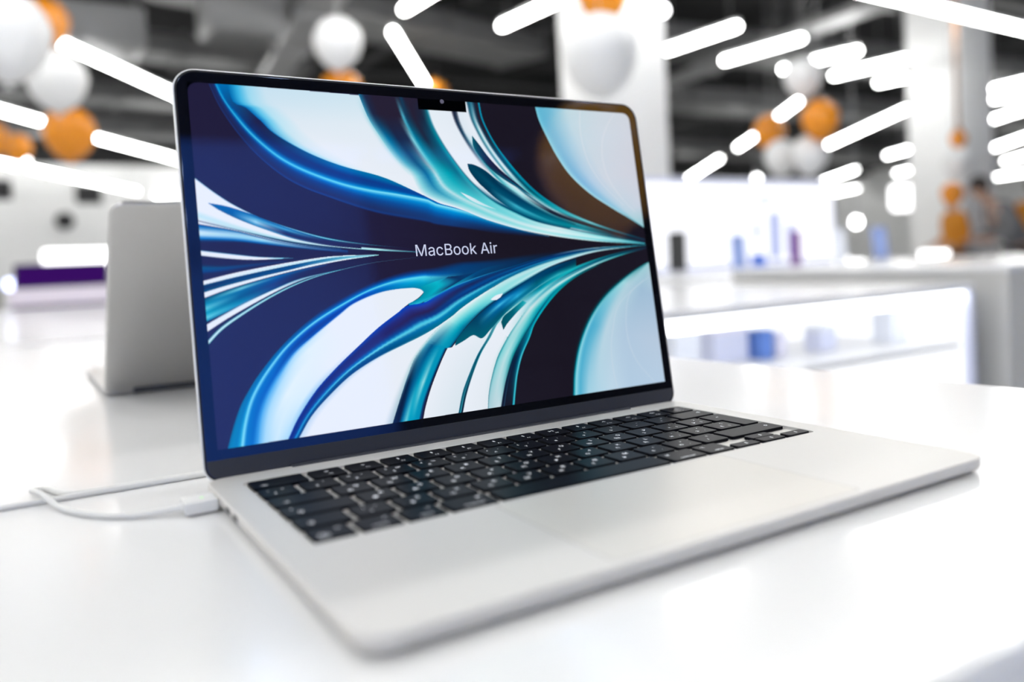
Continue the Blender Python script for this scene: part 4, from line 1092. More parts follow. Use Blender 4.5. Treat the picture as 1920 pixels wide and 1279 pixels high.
  [(0,[(0,10,30,60,1),(0.2,15,25,60,1),(0.3,0,110,160,1),(0.45,110,205,220,1),(0.55,0,160,195,1),(0.9,0,140,180,1),(0.95,20,40,90,1),(1,20,40,90,1)]),(0.1,[(0,60,110,140,1),(0.1,5,25,60,1),(0.3,0,90,140,1),(0.5,0,155,190,1),(0.68,150,220,228,1),(0.78,0,150,185,1),(0.93,0,140,180,1),(0.97,0,50,100,1),(1,0,60,110,1)]),(0.2,[(0,190,225,232,1),(0.12,60,150,180,1),(0.35,0,80,130,1),(0.6,0,140,180,1),(0.9,0,150,185,1),(1,0,60,110,1)]),(0.3,[(0,225,240,243,1),(0.25,170,230,230,1),(0.5,90,205,215,1),(0.75,0,160,185,1),(1,0,90,130,1)]),(0.42,[(0,228,240,244,1),(0.2,175,230,231,1),(0.5,140,225,226,1),(0.85,120,215,220,1),(1,0,90,130,1)]),(0.55,[(0,150,215,222,1),(0.2,190,228,232,1),(0.5,150,222,226,1),(0.8,190,232,236,1),(1,20,110,140,1)]),(0.7,[(0,40,150,175,1),(0.25,205,234,238,1),(0.5,160,225,229,1),(0.8,232,238,247,1),(1,30,110,140,1)]),(0.88,[(0,20,130,150,1),(0.4,190,230,234,1),(0.8,215,238,241,1),(1,10,90,110,1)]),(1,[(0,0,110,130,1),(1,0,110,130,1)])]),
 ([(162.48,64.67),(166.49,66.87),(171.3,67.82)],
  [(163.32,64.05),(168.01,64.32),(171.24,67.41)],
  [(0,[(0,232,238,247,1),(1,232,238,247,1)]),(1,[(0,232,238,247,1),(1,232,238,247,1)])]),
 ([(110.41,-0.16),(112.92,7.16),(117.93,17.9),(125.39,30.87),(130.38,38.13),(130.27,35.81),(138.09,42.9),(146.07,50.14),(157.93,58.07)],
  [(132.55,0.1),(136.79,11.76),(142.48,22.02),(149.14,32.37),(156.63,41.24),(164.37,51.1),(172.77,57.83),(185.05,63.64)],
  [(0,[(0,232,238,247,1),(1,215,228,236,1)]),(1,[(0,232,238,247,1),(1,232,238,247,1)])]),
 ([(132.55,0.1),(136.79,11.76),(142.48,22.02),(149.14,32.37),(156.63,41.24),(164.37,51.1),(172.77,57.83)],
  [(135.47,-0.07),(139.17,9.91),(145.09,21.73),(151.91,32.89),(159.44,41.79),(166.1,50.15),(176.52,57.57)],
  [(0,[(0,30,110,140,1),(0.2,0,70,90,1),(0.5,60,170,190,1),(0.65,10,20,45,1),(0.95,10,30,55,1),(1,120,160,180,1)]),(0.5,[(0,60,160,185,1),(0.4,0,60,85,1),(0.8,0,120,140,1),(1,160,200,210,1)]),(1,[(0,120,200,210,1),(1,120,200,210,1)])]),
 ([(135.47,-0.07),(139.17,9.91),(145.09,21.73),(151.91,32.89),(159.44,41.79),(166.1,50.15),(176.52,57.57),(186.98,63.52)],
  [(152.08,-0.06),(153.61,8.1),(156.64,17.25),(162.39,29.43),(170.34,40.01),(175.06,46.97),(183.78,54.56),(194.63,62.19)],
  [(0,[(0,232,238,247,1),(1,225,233,240,1)]),(0.7,[(0,232,238,247,1),(0.8,232,238,247,1),(1,200,228,232,1)]),(1,[(0,150,215,220,1),(1,150,215,220,1)])]),
 ([(164.0,48.28),(174.64,57.7),(190.35,66.67),(206.43,74.43),(228.3,82.09),(256.59,88.67),(289.16,93.33)],
  [(171.37,40.73),(178.11,48.37),(189.17,58.35),(205.65,69.16),(227.81,78.86),(256.4,87.5),(289.0,92.39)],
  [(0,[(0,232,238,247,1),(1,232,238,247,1)]),(0.12,[(0,120,200,205,1),(0.5,232,238,247,1),(1,190,225,230,1)]),(0.3,[(0,0,110,130,1),(0.4,0,150,175,1),(0.7,150,220,224,1),(1,60,170,190,1)]),(0.5,[(0,60,190,200,1),(0.5,0,170,180,1),(0.8,0,90,120,1),(1,120,205,212,1)]),(0.75,[(0,0,70,95,1),(0.4,0,130,145,1),(0.7,20,30,55,1),(1,0,90,120,1)]),(1,[(0,20,40,60,1),(1,20,40,60,1)])]),
 ([(152.08,-0.06),(153.61,8.1),(156.64,17.25),(162.39,29.43),(170.34,40.01),(178.11,48.37),(189.17,58.35),(205.65,69.16),(227.81,78.86),(256.4,87.5),(289.0,92.39)],
  [(161.16,-0.17),(163.5,6.86),(167.06,16.05),(173.44,28.31),(181.59,39.0),(189.38,47.46),(197.17,55.69),(209.36,66.81),(225.14,75.22),(243.35,81.98),(267.85,88.27),(288.92,91.93)],
  [(0,[(0,0,90,110,1),(0.05,170,205,215,1),(0.8,200,220,228,1),(0.95,190,212,220,1),(1,15,30,50,1)]),(0.2,[(0,10,130,145,1),(0.15,130,210,215,1),(0.5,185,225,228,1),(0.75,120,205,210,1),(0.95,0,130,140,1),(1,15,30,50,1)]),(0.4,[(0,150,215,220,1),(0.2,215,228,232,1),(0.45,120,210,212,1),(0.65,40,180,190,1),(0.85,0,150,170,1),(1,0,60,90,1)]),(0.55,[(0,20,130,160,1),(0.2,120,210,215,1),(0.45,215,232,236,1),(0.65,150,220,222,1),(0.8,60,190,200,1),(1,0,150,170,1)]),(0.72,[(0,0,60,100,1),(0.15,0,150,165,1),(0.3,0,70,110,1),(0.5,150,220,222,1),(0.75,205,230,230,1),(1,0,150,160,1)]),(0.88,[(0,15,35,60,1),(0.3,0,80,110,1),(0.6,0,140,150,1),(0.85,90,190,195,1),(1,10,60,75,1)]),(1,[(0,28,26,45,0.3),(0.6,30,60,100,0.8),(1,24,22,32,0.3)])]),
 ([(161.16,-0.17),(163.5,6.86),(167.06,16.05),(173.44,28.31),(181.59,39.0),(189.38,47.46),(197.17,55.69),(209.36,66.81),(225.14,75.22),(243.35,81.98)],
  [(170.43,-0.2),(172.23,7.37),(175.36,18.34),(180.23,29.26),(186.96,39.35),(191.86,47.68),(202.6,58.7),(215.25,68.44),(229.47,75.88),(250.09,82.96)],
  [(0,[(0,10,25,50,1),(0.15,22,28,50,1),(0.2,40,80,110,1),(0.25,22,24,40,1),(0.8,22,22,36,1),(0.85,0,140,165,1),(0.93,80,205,220,1),(1,0,110,130,1)]),(0.25,[(0,5,40,70,1),(0.3,10,30,60,1),(0.6,0,60,95,1),(0.75,0,120,150,1),(0.9,90,205,220,1),(1,0,120,140,1)]),(0.5,[(0,0,110,140,1),(0.4,0,160,180,1),(0.8,0,190,205,1),(1,0,140,160,1)]),(0.75,[(0,0,150,165,1),(1,0,120,130,1)]),(1,[(0,0,110,120,1),(1,20,40,55,0.5)])]),
 ([(135.32,39.62),(137.23,42.98),(144.21,49.5),(156.12,58.2),(170.09,65.83),(186.45,73.61),(207.53,81.94),(229.11,87.34)],
  [(135.6,39.04),(141.42,41.42),(147.97,44.09),(153.52,41.76),(160.08,46.58),(170.46,54.71),(187.15,64.76),(206.4,74.26),(228.28,81.92)],
  [(0,[(0,0,90,110,1),(1,0,90,110,1)]),(0.2,[(0,0,60,95,1),(0.5,0,80,110,1),(1,0,95,115,1)]),(0.38,[(0,0,60,110,1),(0.2,0,110,180,1),(0.35,70,190,230,1),(0.5,0,100,160,1),(0.8,0,80,110,1),(1,0,100,120,1)]),(0.52,[(0,0,40,80,1),(0.3,0,110,170,1),(0.6,40,170,215,1),(0.8,0,110,150,1),(1,60,160,185,1)]),(0.68,[(0,0,60,100,1),(0.3,0,70,110,1),(0.6,0,90,115,1),(0.9,0,110,140,1),(1,120,200,212,1)]),(0.85,[(0,0,70,110,1),(0.4,0,50,90,1),(0.7,0,110,135,1),(1,60,190,200,1)]),(1,[(0,0,40,70,1),(0.6,0,70,90,1),(1,0,130,140,1)])]),
 ([(167.82,50.42),(170.35,53.9),(176.52,57.57),(184.88,62.4)],
  [(168.73,45.45),(172.59,49.63),(180.08,55.66),(187.59,60.97)],
  [(0,[(0,0,80,95,1),(1,0,80,95,1)]),(0.5,[(0,0,90,110,1),(1,0,100,120,1)]),(1,[(0,0,150,165,1),(1,60,190,200,1)])]),
 ([(290.31,82.8),(284.0,80.64),(266.32,72.26),(248.81,61.35),(234.75,48.2),(223.7,31.78),(217.2,15.36),(213.93,0.11)],
  [(290.73,81.1),(290.45,69.92),(290.28,58.78),(290.39,45.82),(290.33,32.01),(290.27,18.26),(290.34,7.3),(289.73,-8.07)],
  [(0,[(0,0,100,110,1),(0.3,150,205,212,1),(1,190,212,220,1)]),(0.25,[(0,10,120,135,1),(0.05,150,215,222,1),(0.2,178,210,222,1),(0.6,160,190,214,1),(1,165,192,216,1)]),(0.6,[(0,0,140,160,1),(0.015,160,222,232,1),(0.05,70,170,205,1),(0.13,95,180,210,1),(0.25,185,212,226,1),(0.5,176,200,222,1),(1,184,202,222,1)]),(1,[(0,0,140,160,1),(0.02,150,220,232,1),(0.06,80,175,208,1),(0.15,165,210,228,1),(0.4,192,216,232,1),(0.6,178,204,226,1),(1,182,206,228,1)])]),
 ([(289.33,82.65),(277.9,79.32),(261.78,72.31),(245.69,62.44),(231.71,49.3),(221.38,33.72),(215.43,17.25),(212.12,0.34)],
  [(290.31,82.8),(284.0,80.64),(266.32,72.26),(248.81,61.35),(234.75,48.2),(223.7,31.78),(217.2,15.36),(213.93,0.11)],
  [(0,[(0,24,22,32,0),(1,0,90,100,1)]),(1,[(0,24,22,32,0),(0.6,10,50,65,0.7),(1,0,120,140,1)])]),
 ([(286.64,71.97),(269.16,61.91),(263.07,46.05),(262.63,29.95),(268.09,15.11),(280.57,0.26)],
  [(287.82,71.91),(270.3,61.84),(264.19,45.96),(263.75,29.84),(269.21,14.99),(281.72,0.13)],
  [(0,[(0,200,214,228,0),(0.5,206,220,232,0.7),(1,200,214,228,0)]),(1,[(0,200,214,228,0),(0.5,206,220,232,0.7),(1,200,214,228,0)])]),
 ([(282.22,70.35),(258.97,55.33),(250.56,38.13),(247.2,24.32),(247.1,10.32),(248.64,-0.34)],
  [(283.39,70.29),(260.08,55.25),(251.65,38.03),(248.28,24.22),(248.18,10.19),(249.72,-0.47)],
  [(0,[(0,200,214,228,0),(0.5,206,220,232,0.7),(1,200,214,228,0)]),(1,[(0,200,214,228,0),(0.5,206,220,232,0.7),(1,200,214,228,0)])]),
]
def catmull(pts, n):
    P = np.array(pts, float)
    if len(P) < 3:
        t = np.linspace(0, 1, n)[:, None]
        return P[0]*(1-t)+P[-1]*t
    Q = np.vstack([2*P[0]-P[1], P, 2*P[-1]-P[-2]])
    out = []
    for i in range(1, len(Q)-2):
        t = np.linspace(0, 1, 24, endpoint=False)[:, None]
        a, b, c, d = Q[i-1], Q[i], Q[i+1], Q[i+2]
        m1, m2 = (c-a)*.5, (d-b)*.5
        out.append((2*t**3-3*t**2+1)*b+(t**3-2*t**2+t)*m1+(-2*t**3+3*t**2)*c+(t**3-t**2)*m2)
    D = np.vstack(out+[P[-1:]])
    L = np.concatenate([[0], np.cumsum(np.linalg.norm(np.diff(D, axis=0), axis=1))])
    s = np.linspace(0, L[-1], n)
    return np.stack([np.interp(s, L, D[:, 0]), np.interp(s, L, D[:, 1])], 1)


def lin(c):
    c = np.asarray(c, float)/255
    return np.where(c <= .04045, c/12.92, ((c+.055)/1.055)**2.4)


def paint_picture(ribbons, bg, w_mm, h_mm, W, H, n=90):
    """Flat picture of soft colour ribbons, drawn on a W x H grid (row 0 = bottom), linear RGB."""
    img = bg.copy()
    sx, sy = (W-1)/w_mm, (H-1)/h_mm
    S = 48
    for A, B, keys in ribbons:
        a = catmull(A, n)*[sx, sy]
        b = catmull(B, n)*[sx, sy]
        ts = np.array([k[0] for k in keys])
        ss = np.linspace(0, 1, S)
        tab = np.zeros((len(keys), S, 4))
        for i, (t, st) in enumerate(keys):
            st = np.array(st, float)
            for ch in range(4):
                tab[i, :, ch] = np.interp(ss, st[:, 0], st[:, 1+ch])
        for i in range(n-1):
            for tri in (((a[i], 0, 0), (b[i], 0, 1), (a[i+1], 1, 0)), ((b[i], 0, 1), (b[i+1], 1, 1), (a[i+1], 1, 0))):
                (p0, t0, s0), (p1, t1, s1), (p2, t2, s2) = tri
                x0 = max(int(np.floor(min(p0[0], p1[0], p2[0]))), 0)
                x1 = min(int(np.ceil(max(p0[0], p1[0], p2[0]))), W-1)
                y0 = max(int(np.floor(min(p0[1], p1[1], p2[1]))), 0)
                y1 = min(int(np.ceil(max(p0[1], p1[1], p2[1]))), H-1)
                if x1 < x0 or y1 < y0:
                    continue
                d = (p1[0]-p0[0])*(p2[1]-p0[1])-(p2[0]-p0[0])*(p1[1]-p0[1])
                if abs(d) < 1e-9:
                    continue
                X, Y = np.meshgrid(np.arange(x0, x1+1), np.arange(y0, y1+1))
                u = ((X-p0[0])*(p2[1]-p0[1])-(p2[0]-p0[0])*(Y-p0[1]))/d
                v = ((p1[0]-p0[0])*(Y-p0[1])-(X-p0[0])*(p1[1]-p0[1]))/d
                m = (u >= 0) & (v >= 0) & (u+v <= 1)
                if not m.any():
                    continue
                u, v = u[m], v[m]
                s = s0+(s1-s0)*u+(s2-s0)*v
                t = (i+t0+(t1-t0)*u+(t2-t0)*v)/(n-1)
                k = np.clip(np.searchsorted(ts, t, side='right')-1, 0, len(ts)-2)
                f = np.clip((t-ts[k])/(ts[k+1]-ts[k]), 0, 1)[:, None]
                q = s*(S-1)
                j = np.clip(q.astype(int), 0, S-2)
                g = (q-j)[:, None]
                col = (tab[k, j]*(1-g)+tab[k, j+1]*g)*(1-f)+(tab[k+1, j]*(1-g)+tab[k+1, j+1]*g)*f
                yy, xx = Y[m], X[m]
                al = col[:, 3:4]
                img[yy, xx] = img[yy, xx]*(1-al)+col[:, :3]*al
    return img


def picture_background(W, H):
    x = np.linspace(0, 1, W)[None, :, None]
    f = np.clip((x-.30)/.35, 0, 1)
    f = f*f*(3-2*f)
    return np.broadcast_to(np.array([33, 29, 58.])*(1-f)+np.array([26, 22, 34.])*f, (H, W, 3)).copy()

# ================================================================== the laptop in front
U, KV, GAP, KY0 = 19.0, 18.26, 2.83, 189.75
KX0 = (304.1-(14.5*U-2.5))/2
HY, HZ, LEAN = 209.0, -1.67, .145147
SCR_B, SCR_W, SCR_H = 15.31, 289.6, 188.3

LAP = empty('laptop', (.152, .10, TABLE), 'silver laptop in front with glowing blue ribbon picture on its screen', 'laptop')
LO = Vector(LAP.location)


def deck(x, y, z):
    return (x*MM, y*MM, TABLE+(z+FEET)*MM)


def lid_pt(x, h, n):
    return deck(x, HY+h*math.sin(LEAN)-n*math.cos(LEAN), HZ+h*math.cos(LEAN)+n*math.sin(LEAN))


def lap(name, data, m, fn=deck, parent=LAP, smooth=False):
    return new_obj(name, [fn(*v) for v in data[0]], data[1], m, parent, smooth, LO)


def base_mesh():
    seg = 8
    outer = rect(0, -6.5, 304.1, 209.3, [10.5, 10.5, 9, 9], seg)
    prof = [(6, -6.1), (2.2, -5.9), (.9, -5.2), (.25, -4.2), (0, -3.3), (0, -.95), (.12, -.45), (.38, -.14), (.8, 0)]
    V, F = slab_data(outer, prof, True, False)
    n = len(outer)
    t = (len(prof)-1)*n
    kx1 = KX0+14.5*U-GAP
    well = rect(KX0-2.1, KY0-6*KV+GAP-2.0, kx1+2.1, KY0+2.0, 2.6, seg)
    V += [(x, y, 0) for x, y in well]
    V += [(x, y, -.12) for x, y in inset(well, .12)]
    V += [(x, y, -1.5) for x, y in inset(well, .16)]
    for a, b in ((t, t+n), (t+n, t+2*n), (t+2*n, t+3*n)):
        for i in range(n):
            j = (i+1) % n
            F.append((a+i, a+j, b+j, b+i))
    F.append(tuple(range(t+3*n, t+4*n)))
    return V, F


base = lap('base', base_mesh(), M_ALU)
for fx, fy in ((18, 12), (286, 12), (18, 192), (286, 192)):
    d = xf(lathe_data([(5, -7.2), (6.5, -6.9), (6.5, -5.8)], 20), Matrix.Translation((fx, fy, 0)))
    lap('foot', d, M_GASKET)
# trackpad with its fine joint
d = slab_data(rect(88.2, -2.2, 215.9, 78.7, 2.6, 6), [(0, 0), (0, .008)])
lap('trackpad_joint', d, mat('joint shadow grey', (.30, .29, .28, 1), .6))
d = slab_data(rect(88.5, -1.9, 215.6, 78.4, 2.4, 6), [(0, 0), (0, .02), (.12, .035)])
lap('trackpad', d, M_ALU_PAD)
# ports and status
for y in (157.5, 143.5):
    d = xf(slab_data(rounded_poly([(-4.3, -1.35), (4.3, -1.35), (4.3, 1.35), (-4.3, 1.35)], 1.3, 5), [(0, 0), (0, .06)]),
           Matrix(((0, 0, -1, 0), (-1, 0, 0, y), (0, 1, 0, -2.6), (0, 0, 0, 1))))
    lap('charging_port', d, M_PORT)


# ------------------------------------------------------------------ keys
_key_mesh = {}


def key_outline(w, h):
    return rect(0, 0, w, h, 1.3, 4)


KEY_PROF = [(.15, -1.25), (0, -1.1), (0, .12), (.10, .26), (.28, .32)]


def key(kind, x, y, w, h, outline=None, legend=()):
    """x, y: rear left corner on the deck in mm; legend: (text, size, fx, fy) with fx, fy as fractions of the cap."""
    k = (round(w, 2), round(h, 2), outline is not None)
    if k not in _key_mesh:
        V, F = slab_data(outline or key_outline(w, h), KEY_PROF)
        me = bpy.data.meshes.new('key')
        me.from_pydata([(a*MM, b*MM, c*MM) for a, b, c in V], [], F)
        me.materials.append(M_KEY)
        _key_mesh[k] = me
    ob = bpy.data.objects.new('key', _key_mesh[k])
    COL.objects.link(ob)
    ob.parent = LAP
    ob.location = Vector(deck(x, y-h, 0))-LO
    if legend:
        V, F = [], []
        for s, size, fx, fy in legend:
            tv, tf = text_data(s, size)
            o = len(V)
            V += [((vx+fx*w)*MM, (vy+fy*h)*MM, .345*MM) for vx, vy, _ in tv]
            F += [tuple(i+o for i in f) for f in tf]
        if V:
            lg = new_obj('legend', V, F, M_LEGEND, ob)
    return ob


KW, KH = U-GAP, KV-GAP


def two(lat, cyr):
    return ((lat, 4.9, .64, .67), (cyr, 4.6, .36, .31))


def duo(a, b, c=''):
    return ((a, 3.6, .64, .68), (b, 3.9, .38, .33)) + (((c, 2.6, .24, .68),) if c else ())


ROWS = [
    [('esc', 1.5, (('esc', 3.2, .20, .25),))] + [('f', 1, ((ic, 3.4, .5, .62), ('F%d' % i, 2.5, .55, .27)))
     for i, ic in enumerate(['\u263c', '\u263c', '\u25a4', '\u26b2', '\u2640', '\u263e', '\u226a', '\u25b7\u2016', '\u226b', '\u25c1', '\u25c1)', '\u25c1))'], 1)] + [('touch', 1, ())],
    [('sec', 1, duo('<', '[', '>')), ('1', 1, duo('!', '1')), ('2', 1, duo('"', '2', '@')), ('3', 1, duo('\u2116', '3', '#')), ('4', 1, duo('%', '4', '$')), ('5', 1, duo(':', '5', '%')), ('6', 1, duo(',', '6', '^')),
     ('7', 1, duo('.', '7', '&')), ('8', 1, duo(';', '8', '*')), ('9', 1, duo('(', '9')), ('0', 1, duo(')', '0')), ('-', 1, duo('_', '-')), ('=', 1, duo('+', '=')), ('delete', 1.5, (('\u232b', 3.6, .8, .6),))],
    [('tab', 1.5, (('\u21e5', 4.4, .22, .33),))] + [('k', 1, two(a, b)) for a, b in zip('QWERTYUIOP', '\u0419\u0426\u0423\u041a\u0415\u041d\u0413\u0428\u0429\u0417')] + [('k', 1, (('{', 3.2, .68, .72), ('\u0425', 3.8, .36, .34), ('[', 3.2, .68, .3))), ('k', 1, (('}', 3.2, .68, .72), ('\u042a', 3.8, .36, .34), (']', 3.2, .68, .3)))],
    [('caps', 1.75, (('\u2022', 4, .14, .70), ('\u21ea', 4.4, .22, .33)))] + [('k', 1, two(a, b)) for a, b in zip('ASDFGHJKL', '\u0424\u042b\u0412\u0410\u041f\u0420\u041e\u041b\u0414')] + [('k', 1, ((':', 3.4, .66, .72), ('\u0416', 3.8, .36, .34), (';', 3.2, .68, .3))), ('k', 1, (('"', 3.4, .66, .72), ('\u042d', 3.8, .36, .34), ("'", 3.2, .68, .3))), ('k', 1, (('|', 3.4, .66, .72), ('\u0401', 3.8, .36, .34), ('\\', 3.2, .68, .3)))],
    [('shift', 1.25, (('\u21e7', 4.6, .26, .35),)), ('k', 1, (('~', 3.6, .64, .68), (']', 3.4, .3, .66), ('[', 3.4, .42, .32)))] + [('k', 1, two(a, b)) for a, b in zip('ZXCVBNM', '\u042f\u0427\u0421\u041c\u0418\u0422\u042c')] + [('k', 1, (('<', 3.4, .62, .70), ('\u0411', 3.8, .36, .34), (',', 3.6, .68, .28))), ('k', 1, (('>', 3.4, .62, .70), ('\u042e', 3.8, .36, .34), ('.', 3.6, .68, .28))), ('k', 1, (('?', 3.4, .62, .70), ('/', 3.6, .36, .34))), ('shift', 2.25, (('\u21e7', 4.2, .86, .55),))],
    [('fn', 1, (('fn', 3.2, .72, .70), ('\u2295', 4.6, .28, .30))), ('ctrl', 1, (('^', 3.6, .74, .72), ('control', 2.9, .46, .2))), ('opt', 1, (('\u2325', 3.4, .74, .72), ('option', 2.9, .5, .2))), ('cmd', 1.25, (('\u2318', 3.8, .78, .72), ('command', 2.9, .5, .2))), ('space', 5, ()),
     ('cmd', 1.25, (('\u2318', 3.8, .2, .72), ('command', 2.9, .5, .2))), ('opt', 1, (('\u2325', 3.4, .25, .72), ('option', 2.9, .5, .2)))],
]
for r, row in enumerate(ROWS):
    pos = 0.0
    for kind, w, legend in row:
        key(kind, KX0+U*pos, KY0-KV*r, U*w-GAP, KH, None, legend)
        pos += w
# tall return key, an upside down L over two rows
xr = KX0+14.5*U-GAP
wl, wu = .75*U-GAP, U-GAP
hh = 2*KV-GAP
ret = rounded_poly([(wu-wl, 0), (wu, 0), (wu, hh), (0, hh), (0, KV), (wu-wl, KV)], [1.3, 1.3, 1.3, 1.3, 1.3, .9], 4)
key('return', xr-wu, KY0-2*KV, wu, hh, ret, (('\u21b5', 3.6, .5, .78),))
# half height arrow keys
ha = KH/2-.25
yb = KY0-5*KV
for px_, half, s in ((11.5, 1, '\u25c2'), (12.5, 0, '\u25b4'), (12.5, 1, '\u25be'), (13.5, 1, '\u25b8')):
    key('arrow', KX0+U*px_, yb-half*(KH-ha), U-GAP, ha, None, ((s, 3.0, .55, .5),))
# fingerprint ring on the last key of the rear row
d = join(xf(lathe_data([(5.2, .33), (5.2, .35), (4.9, .36)], 28), Matrix.Translation((KX0+14*U-GAP/2, KY0-KH/2, 0))))
lap('fingerprint_ring', d, mat('glossy black ring', (.02, .02, .025, 1), .12))

# ------------------------------------------------------------------ lid
lid_loop = rect(0, -.6, 304.1, 211.0, [8.5, 8.5, 12, 12], 10)
lid = lap('lid', slab_data(lid_loop, [(3.0, -4.1), (1.0, -3.7), (.25, -3.0), (0, -2.3), (0, -.45), (.22, -.18), (.65, -.12)]), M_ALU_EDGE, lid_pt)


def on_lid(name, data, m, smooth=False):
    o = lap(name, data, m, lid_pt, lid, smooth)
    return o


on_lid('gasket', slab_data([tuple(p) for p in inset(lid_loop, .75)], [(0, -.12), (0, -.04), (.2, -.02)]), M_GASKET)
M_BEZEL = coated_glass('black bezel glass', None, (.004, .004, .006, 1))
on_lid('glass', slab_data([tuple(p) for p in inset(lid_loop, 1.7)], [(0, -.1), (0, -.03), (.08, -.01)]), M_BEZEL)
# hinge cover below the glass
chin = rounded_poly([(1.9, 1.2), (302.2, 1.2), (302.2, 10.35), (1.9, 10.35)], [6.8, 6.8, .2, .2], 6)
on_lid('hinge_cover', slab_data(chin, [(0, -.05), (0, .02), (.08, .05)]), M_CHIN)
d = tube_data([(42, HY-1.2, -1.9), (262.1, HY-1.2, -1.9)], 3.0, 14)
lap('hinge_bar', d, M_CHIN)
# webcam in the notch
d = lathe_data([(1.35, .02), (1.35, .05), (1.1, .06)], 20)
on_lid('webcam', xf(d, Matrix.Translation((152.05, SCR_B+SCR_H-.9, 0))), mat('webcam lens', (.10, .095, .13, 1), .15, emit=.6))  # glow put into the lens to lift it to grey; no lamp there

# ------------------------------------------------------------------ the lit picture
GW, GH = 880, 572
big = paint_picture(WALL, picture_background(GW*2, GH*2), SCR_W, SCR_H, GW*2, GH*2)
pic = lin(big.reshape(GH, 2, GW, 2, 3).mean(axis=(1, 3)))
gx = np.linspace(0, SCR_W, GW)
gy = np.linspace(0, SCR_H, GH)
GX, GY = np.meshgrid(gx, gy)
mask = np.ones((GH, GW))
mask[(np.abs(GX-144.9) < 16.1) & (GY > 181.5)] = 0           # camera notch
rc = 5.5
for cx_, sgn in ((rc, -1), (SCR_W-rc, 1)):
    m_ = ((GX-cx_)*sgn > 0) & (GY > SCR_H-rc) & (np.hypot(GX-cx_, GY-(SCR_H-rc)) > rc)
    mask[m_] = 0
pic = pic*mask[..., None]
PO = lid_pt(152.05-SCR_W/2, SCR_B, .012)
ex = np.array([MM, 0, 0])
ey = np.array([0, math.sin(LEAN)*MM, math.cos(LEAN)*MM])
co = (np.array(PO)-np.array(LO))[None, None]+GX[..., None]*ex+GY[..., None]*ey
me = bpy.data.meshes.new('display')
nv = GW*GH
me.vertices.add(nv)
me.vertices.foreach_set('co', co.reshape(-1).astype(np.float32))
idx = np.arange(nv).reshape(GH, GW)
quads = np.stack([idx[:-1, :-1], idx[:-1, 1:], idx[1:, 1:], idx[1:, :-1]], -1).reshape(-1, 4)
nq = len(quads)
me.loops.add(nq*4)
me.loops.foreach_set('vertex_index', quads.reshape(-1).astype(np.int32))
me.polygons.add(nq)
me.polygons.foreach_set('loop_start', (np.arange(nq)*4).astype(np.int32))
me.update(calc_edges=True)
ca = me.color_attributes.new('picture', 'FLOAT_COLOR', 'POINT')
ca.data.foreach_set('color', np.concatenate([pic.reshape(-1, 3), np.ones((nv, 1))], 1).reshape(-1).astype(np.float32))
me.materials.append(coated_glass('lit display', 'picture'))
disp = bpy.data.objects.new('display', me)
COL.objects.link(disp)
disp.parent = lid
disp['label'] = 'lit screen picture of blue and white ribbons'
tv, tf = text_data('MacBook Air', 10.1, .008)
tw = max(v[0] for v in tv)-min(v[0] for v in tv)
k = 54.2/tw
on_lid('screen_lettering', ([(152.05-.75+v[0]*k, SCR_B+96.2+v[1]*k, .03) for v in tv], tf), emissive('pale lettering', rgb(205, 212, 240), 1.0))

# ------------------------------------------------------------------ charging cable
cb = empty('charging_cable', (-.03, .20, TABLE), 'white charging cable with a plug in the left side of the front laptop', 'cable')
CO = Vector(cb.location)


def cab_part(name, data, m, smooth=False):
    return new_obj(name, [deck(*v) for v in data[0]], data[1], m, cb, smooth, CO)


d = slab_data(rounded_poly([(-14.5, 174.5), (-.3, 174.5), (-.3, 188.5), (-14.5, 188.5)], .7, 4), [(.7, -6.4), (.15, -6.1), (0, -5.6), (0, -1.5), (.15, -1.0), (.6, -.8)])
cab_part('plug', d, M_WHITE_PLASTIC)
d = xf(lathe_data([(.75, -.8), (.75, -.74), (.5, -.72)], 14), Matrix.Translation((-6.3, 181.3, 0)))
cab_part('charge_light', d, M_LED_GREEN)
d = tube_data([(-16.5, 182, -3.9), (-13.2, 182, -3.8)], [1.75, 2.2], 14)
cab_part('strain_relief', d, M_WHITE_PLASTIC, True)
path = [(-14, 182, -3.9), (-22, 184.5, -4.6), (-32.8, 190, -5.5), (-43, 198, -5.7), (-52.7, 212, -5.7), (-60.5, 230, -5.6), (-66.5, 248.5, -2.6), (-70, 263, -3.4), (-70.3, 272, -5.0), (-67, 276, -5.7), (-63, 272, -5.7),
        (-59.5, 262, -5.7), (-54, 254.5, -5.7), (-44, 252.6, -5.7), (-20, 252.2, -5.7), (20, 252.2, -5.7), (60, 255, -5.7), (110, 270, -5.7), (140, 300, -5.7)]
cab_part('cord', tube_data(spline3(path, 8), 1.45, 10), M_CABLE, True)
c2 = empty('loose_cable', (-.05, .2487, TABLE), 'white cable lying straight across the table behind the front laptop', 'cable')
CO2 = Vector(c2.location)
path = [(-420, 262, -5.7), (-250, 252, -5.7), (-120, 248.6, -5.7), (-84, 248.6, -5.7), (-40, 248.9, -5.7), (20, 248.6, -5.7), (90, 246, -5.7), (150, 262, -5.7), (170, 300, -5.7)]
d = tube_data(spline3(path, 8), 1.45, 10)
new_obj('cord', [deck(*v) for v in d[0]], d[1], M_CABLE, c2, True, CO2)
d = tube_data([(-424, 262.3, -5.7), (-419.5, 262, -5.7)], 1.6, 10)
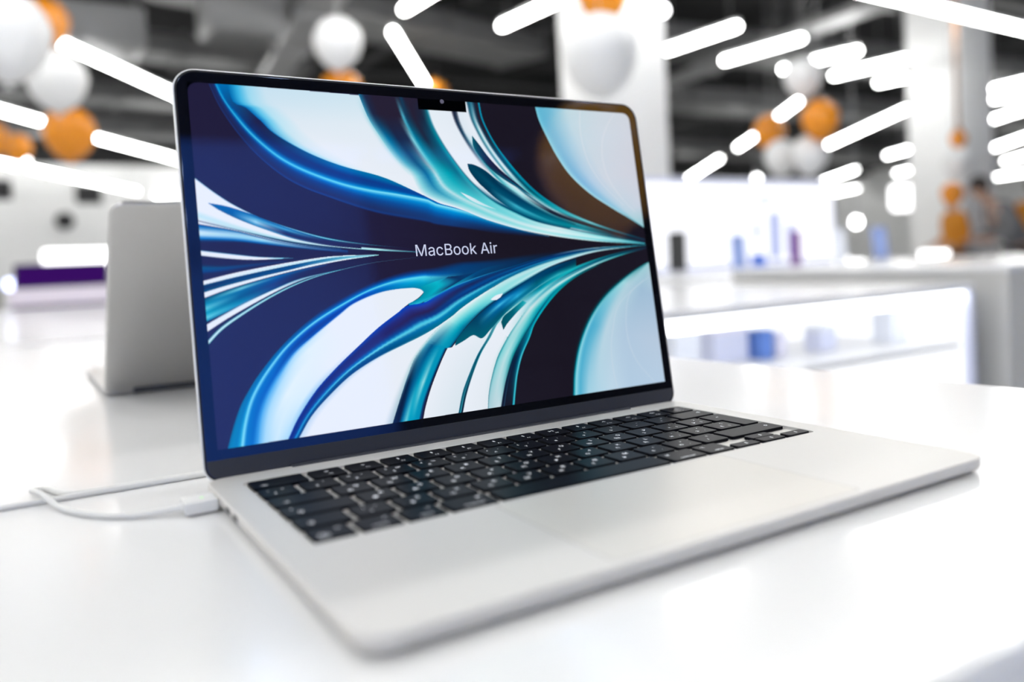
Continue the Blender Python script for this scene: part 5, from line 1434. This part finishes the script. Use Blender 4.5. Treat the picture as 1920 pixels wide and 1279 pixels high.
new_obj('end_cap', [deck(*v) for v in d[0]], d[1], M_WHITE_PLASTIC, c2, True, CO2)

# ================================================================== the grey laptop turned away
GL = empty('laptop', (.144, .634, TABLE), 'grey laptop seen from behind, standing left of the front laptop', 'laptop', rz=math.pi)


def gl(name, data, m, smooth=False, parent=GL):
    return new_obj(name, [(x*MM, y*MM, (z+FEET)*MM) for x, y, z in data[0]], data[1], m, parent, smooth)


# local frame: x across, -y towards its user, hinge on y = 0
d = slab_data(rect(-152, -214, 152, 2, 10, 6), [(5, -6.4), (1.2, -5.8), (0, -4.5), (0, -.6), (.4, -.1), (.8, 0)])
gl('base', d, M_ALU_GREY)
for fx, fy in ((-135, -200), (135, -200), (-135, -14), (135, -14)):
    gl('foot', xf(lathe_data([(6, -7.2), (6.5, -6.9), (6.5, -6.0)], 14), Matrix.Translation((fx, fy, 0))), M_GASKET)
KM = {}
for r, row in enumerate(ROWS):
    pos = 0.0
    for kind, w, legend in row:
        kk = (round(U*w-GAP, 2), round(KH, 2), False)
        ob = bpy.data.objects.new('key', _key_mesh[kk])
        COL.objects.link(ob)
        ob.parent = GL
        ob.location = ((-136.5+U*pos)*MM, (-20-KV*r-KH)*MM, (FEET+1.1)*MM)
        pos += w
gl('trackpad', slab_data(rect(-63, -211, 63, -132, 2.4, 4), [(0, 0), (.1, .04)]), M_ALU_GREY)
T = Matrix.Translation((0, 0, -1.5)) @ Matrix.Rotation(math.pi/2-math.radians(40), 4, 'X')
LT = Matrix.Translation((0, 1.0, 0))
gl_lid = gl('lid', xf(slab_data(rect(-152, 0, 152, 211, [4, 4, 11, 11], 8), [(2.6, -4.4), (.8, -3.9), (.15, -3.1), (0, -2.4), (0, -.4), (.3, 0)]), T), M_ALU_GREY)
gl('glass', xf(slab_data(rect(-150.5, 1.5, 150.5, 209.5, 8, 6), [(0, 0), (0, .15)]), T), M_BEZEL, parent=gl_lid)
gl('hinge_bar', tube_data([(-128, 4.2, -3.6), (128, 4.2, -3.6)], 3.0, 12), M_CHIN)  # bar set out behind the base as the dark shadow line under the lid
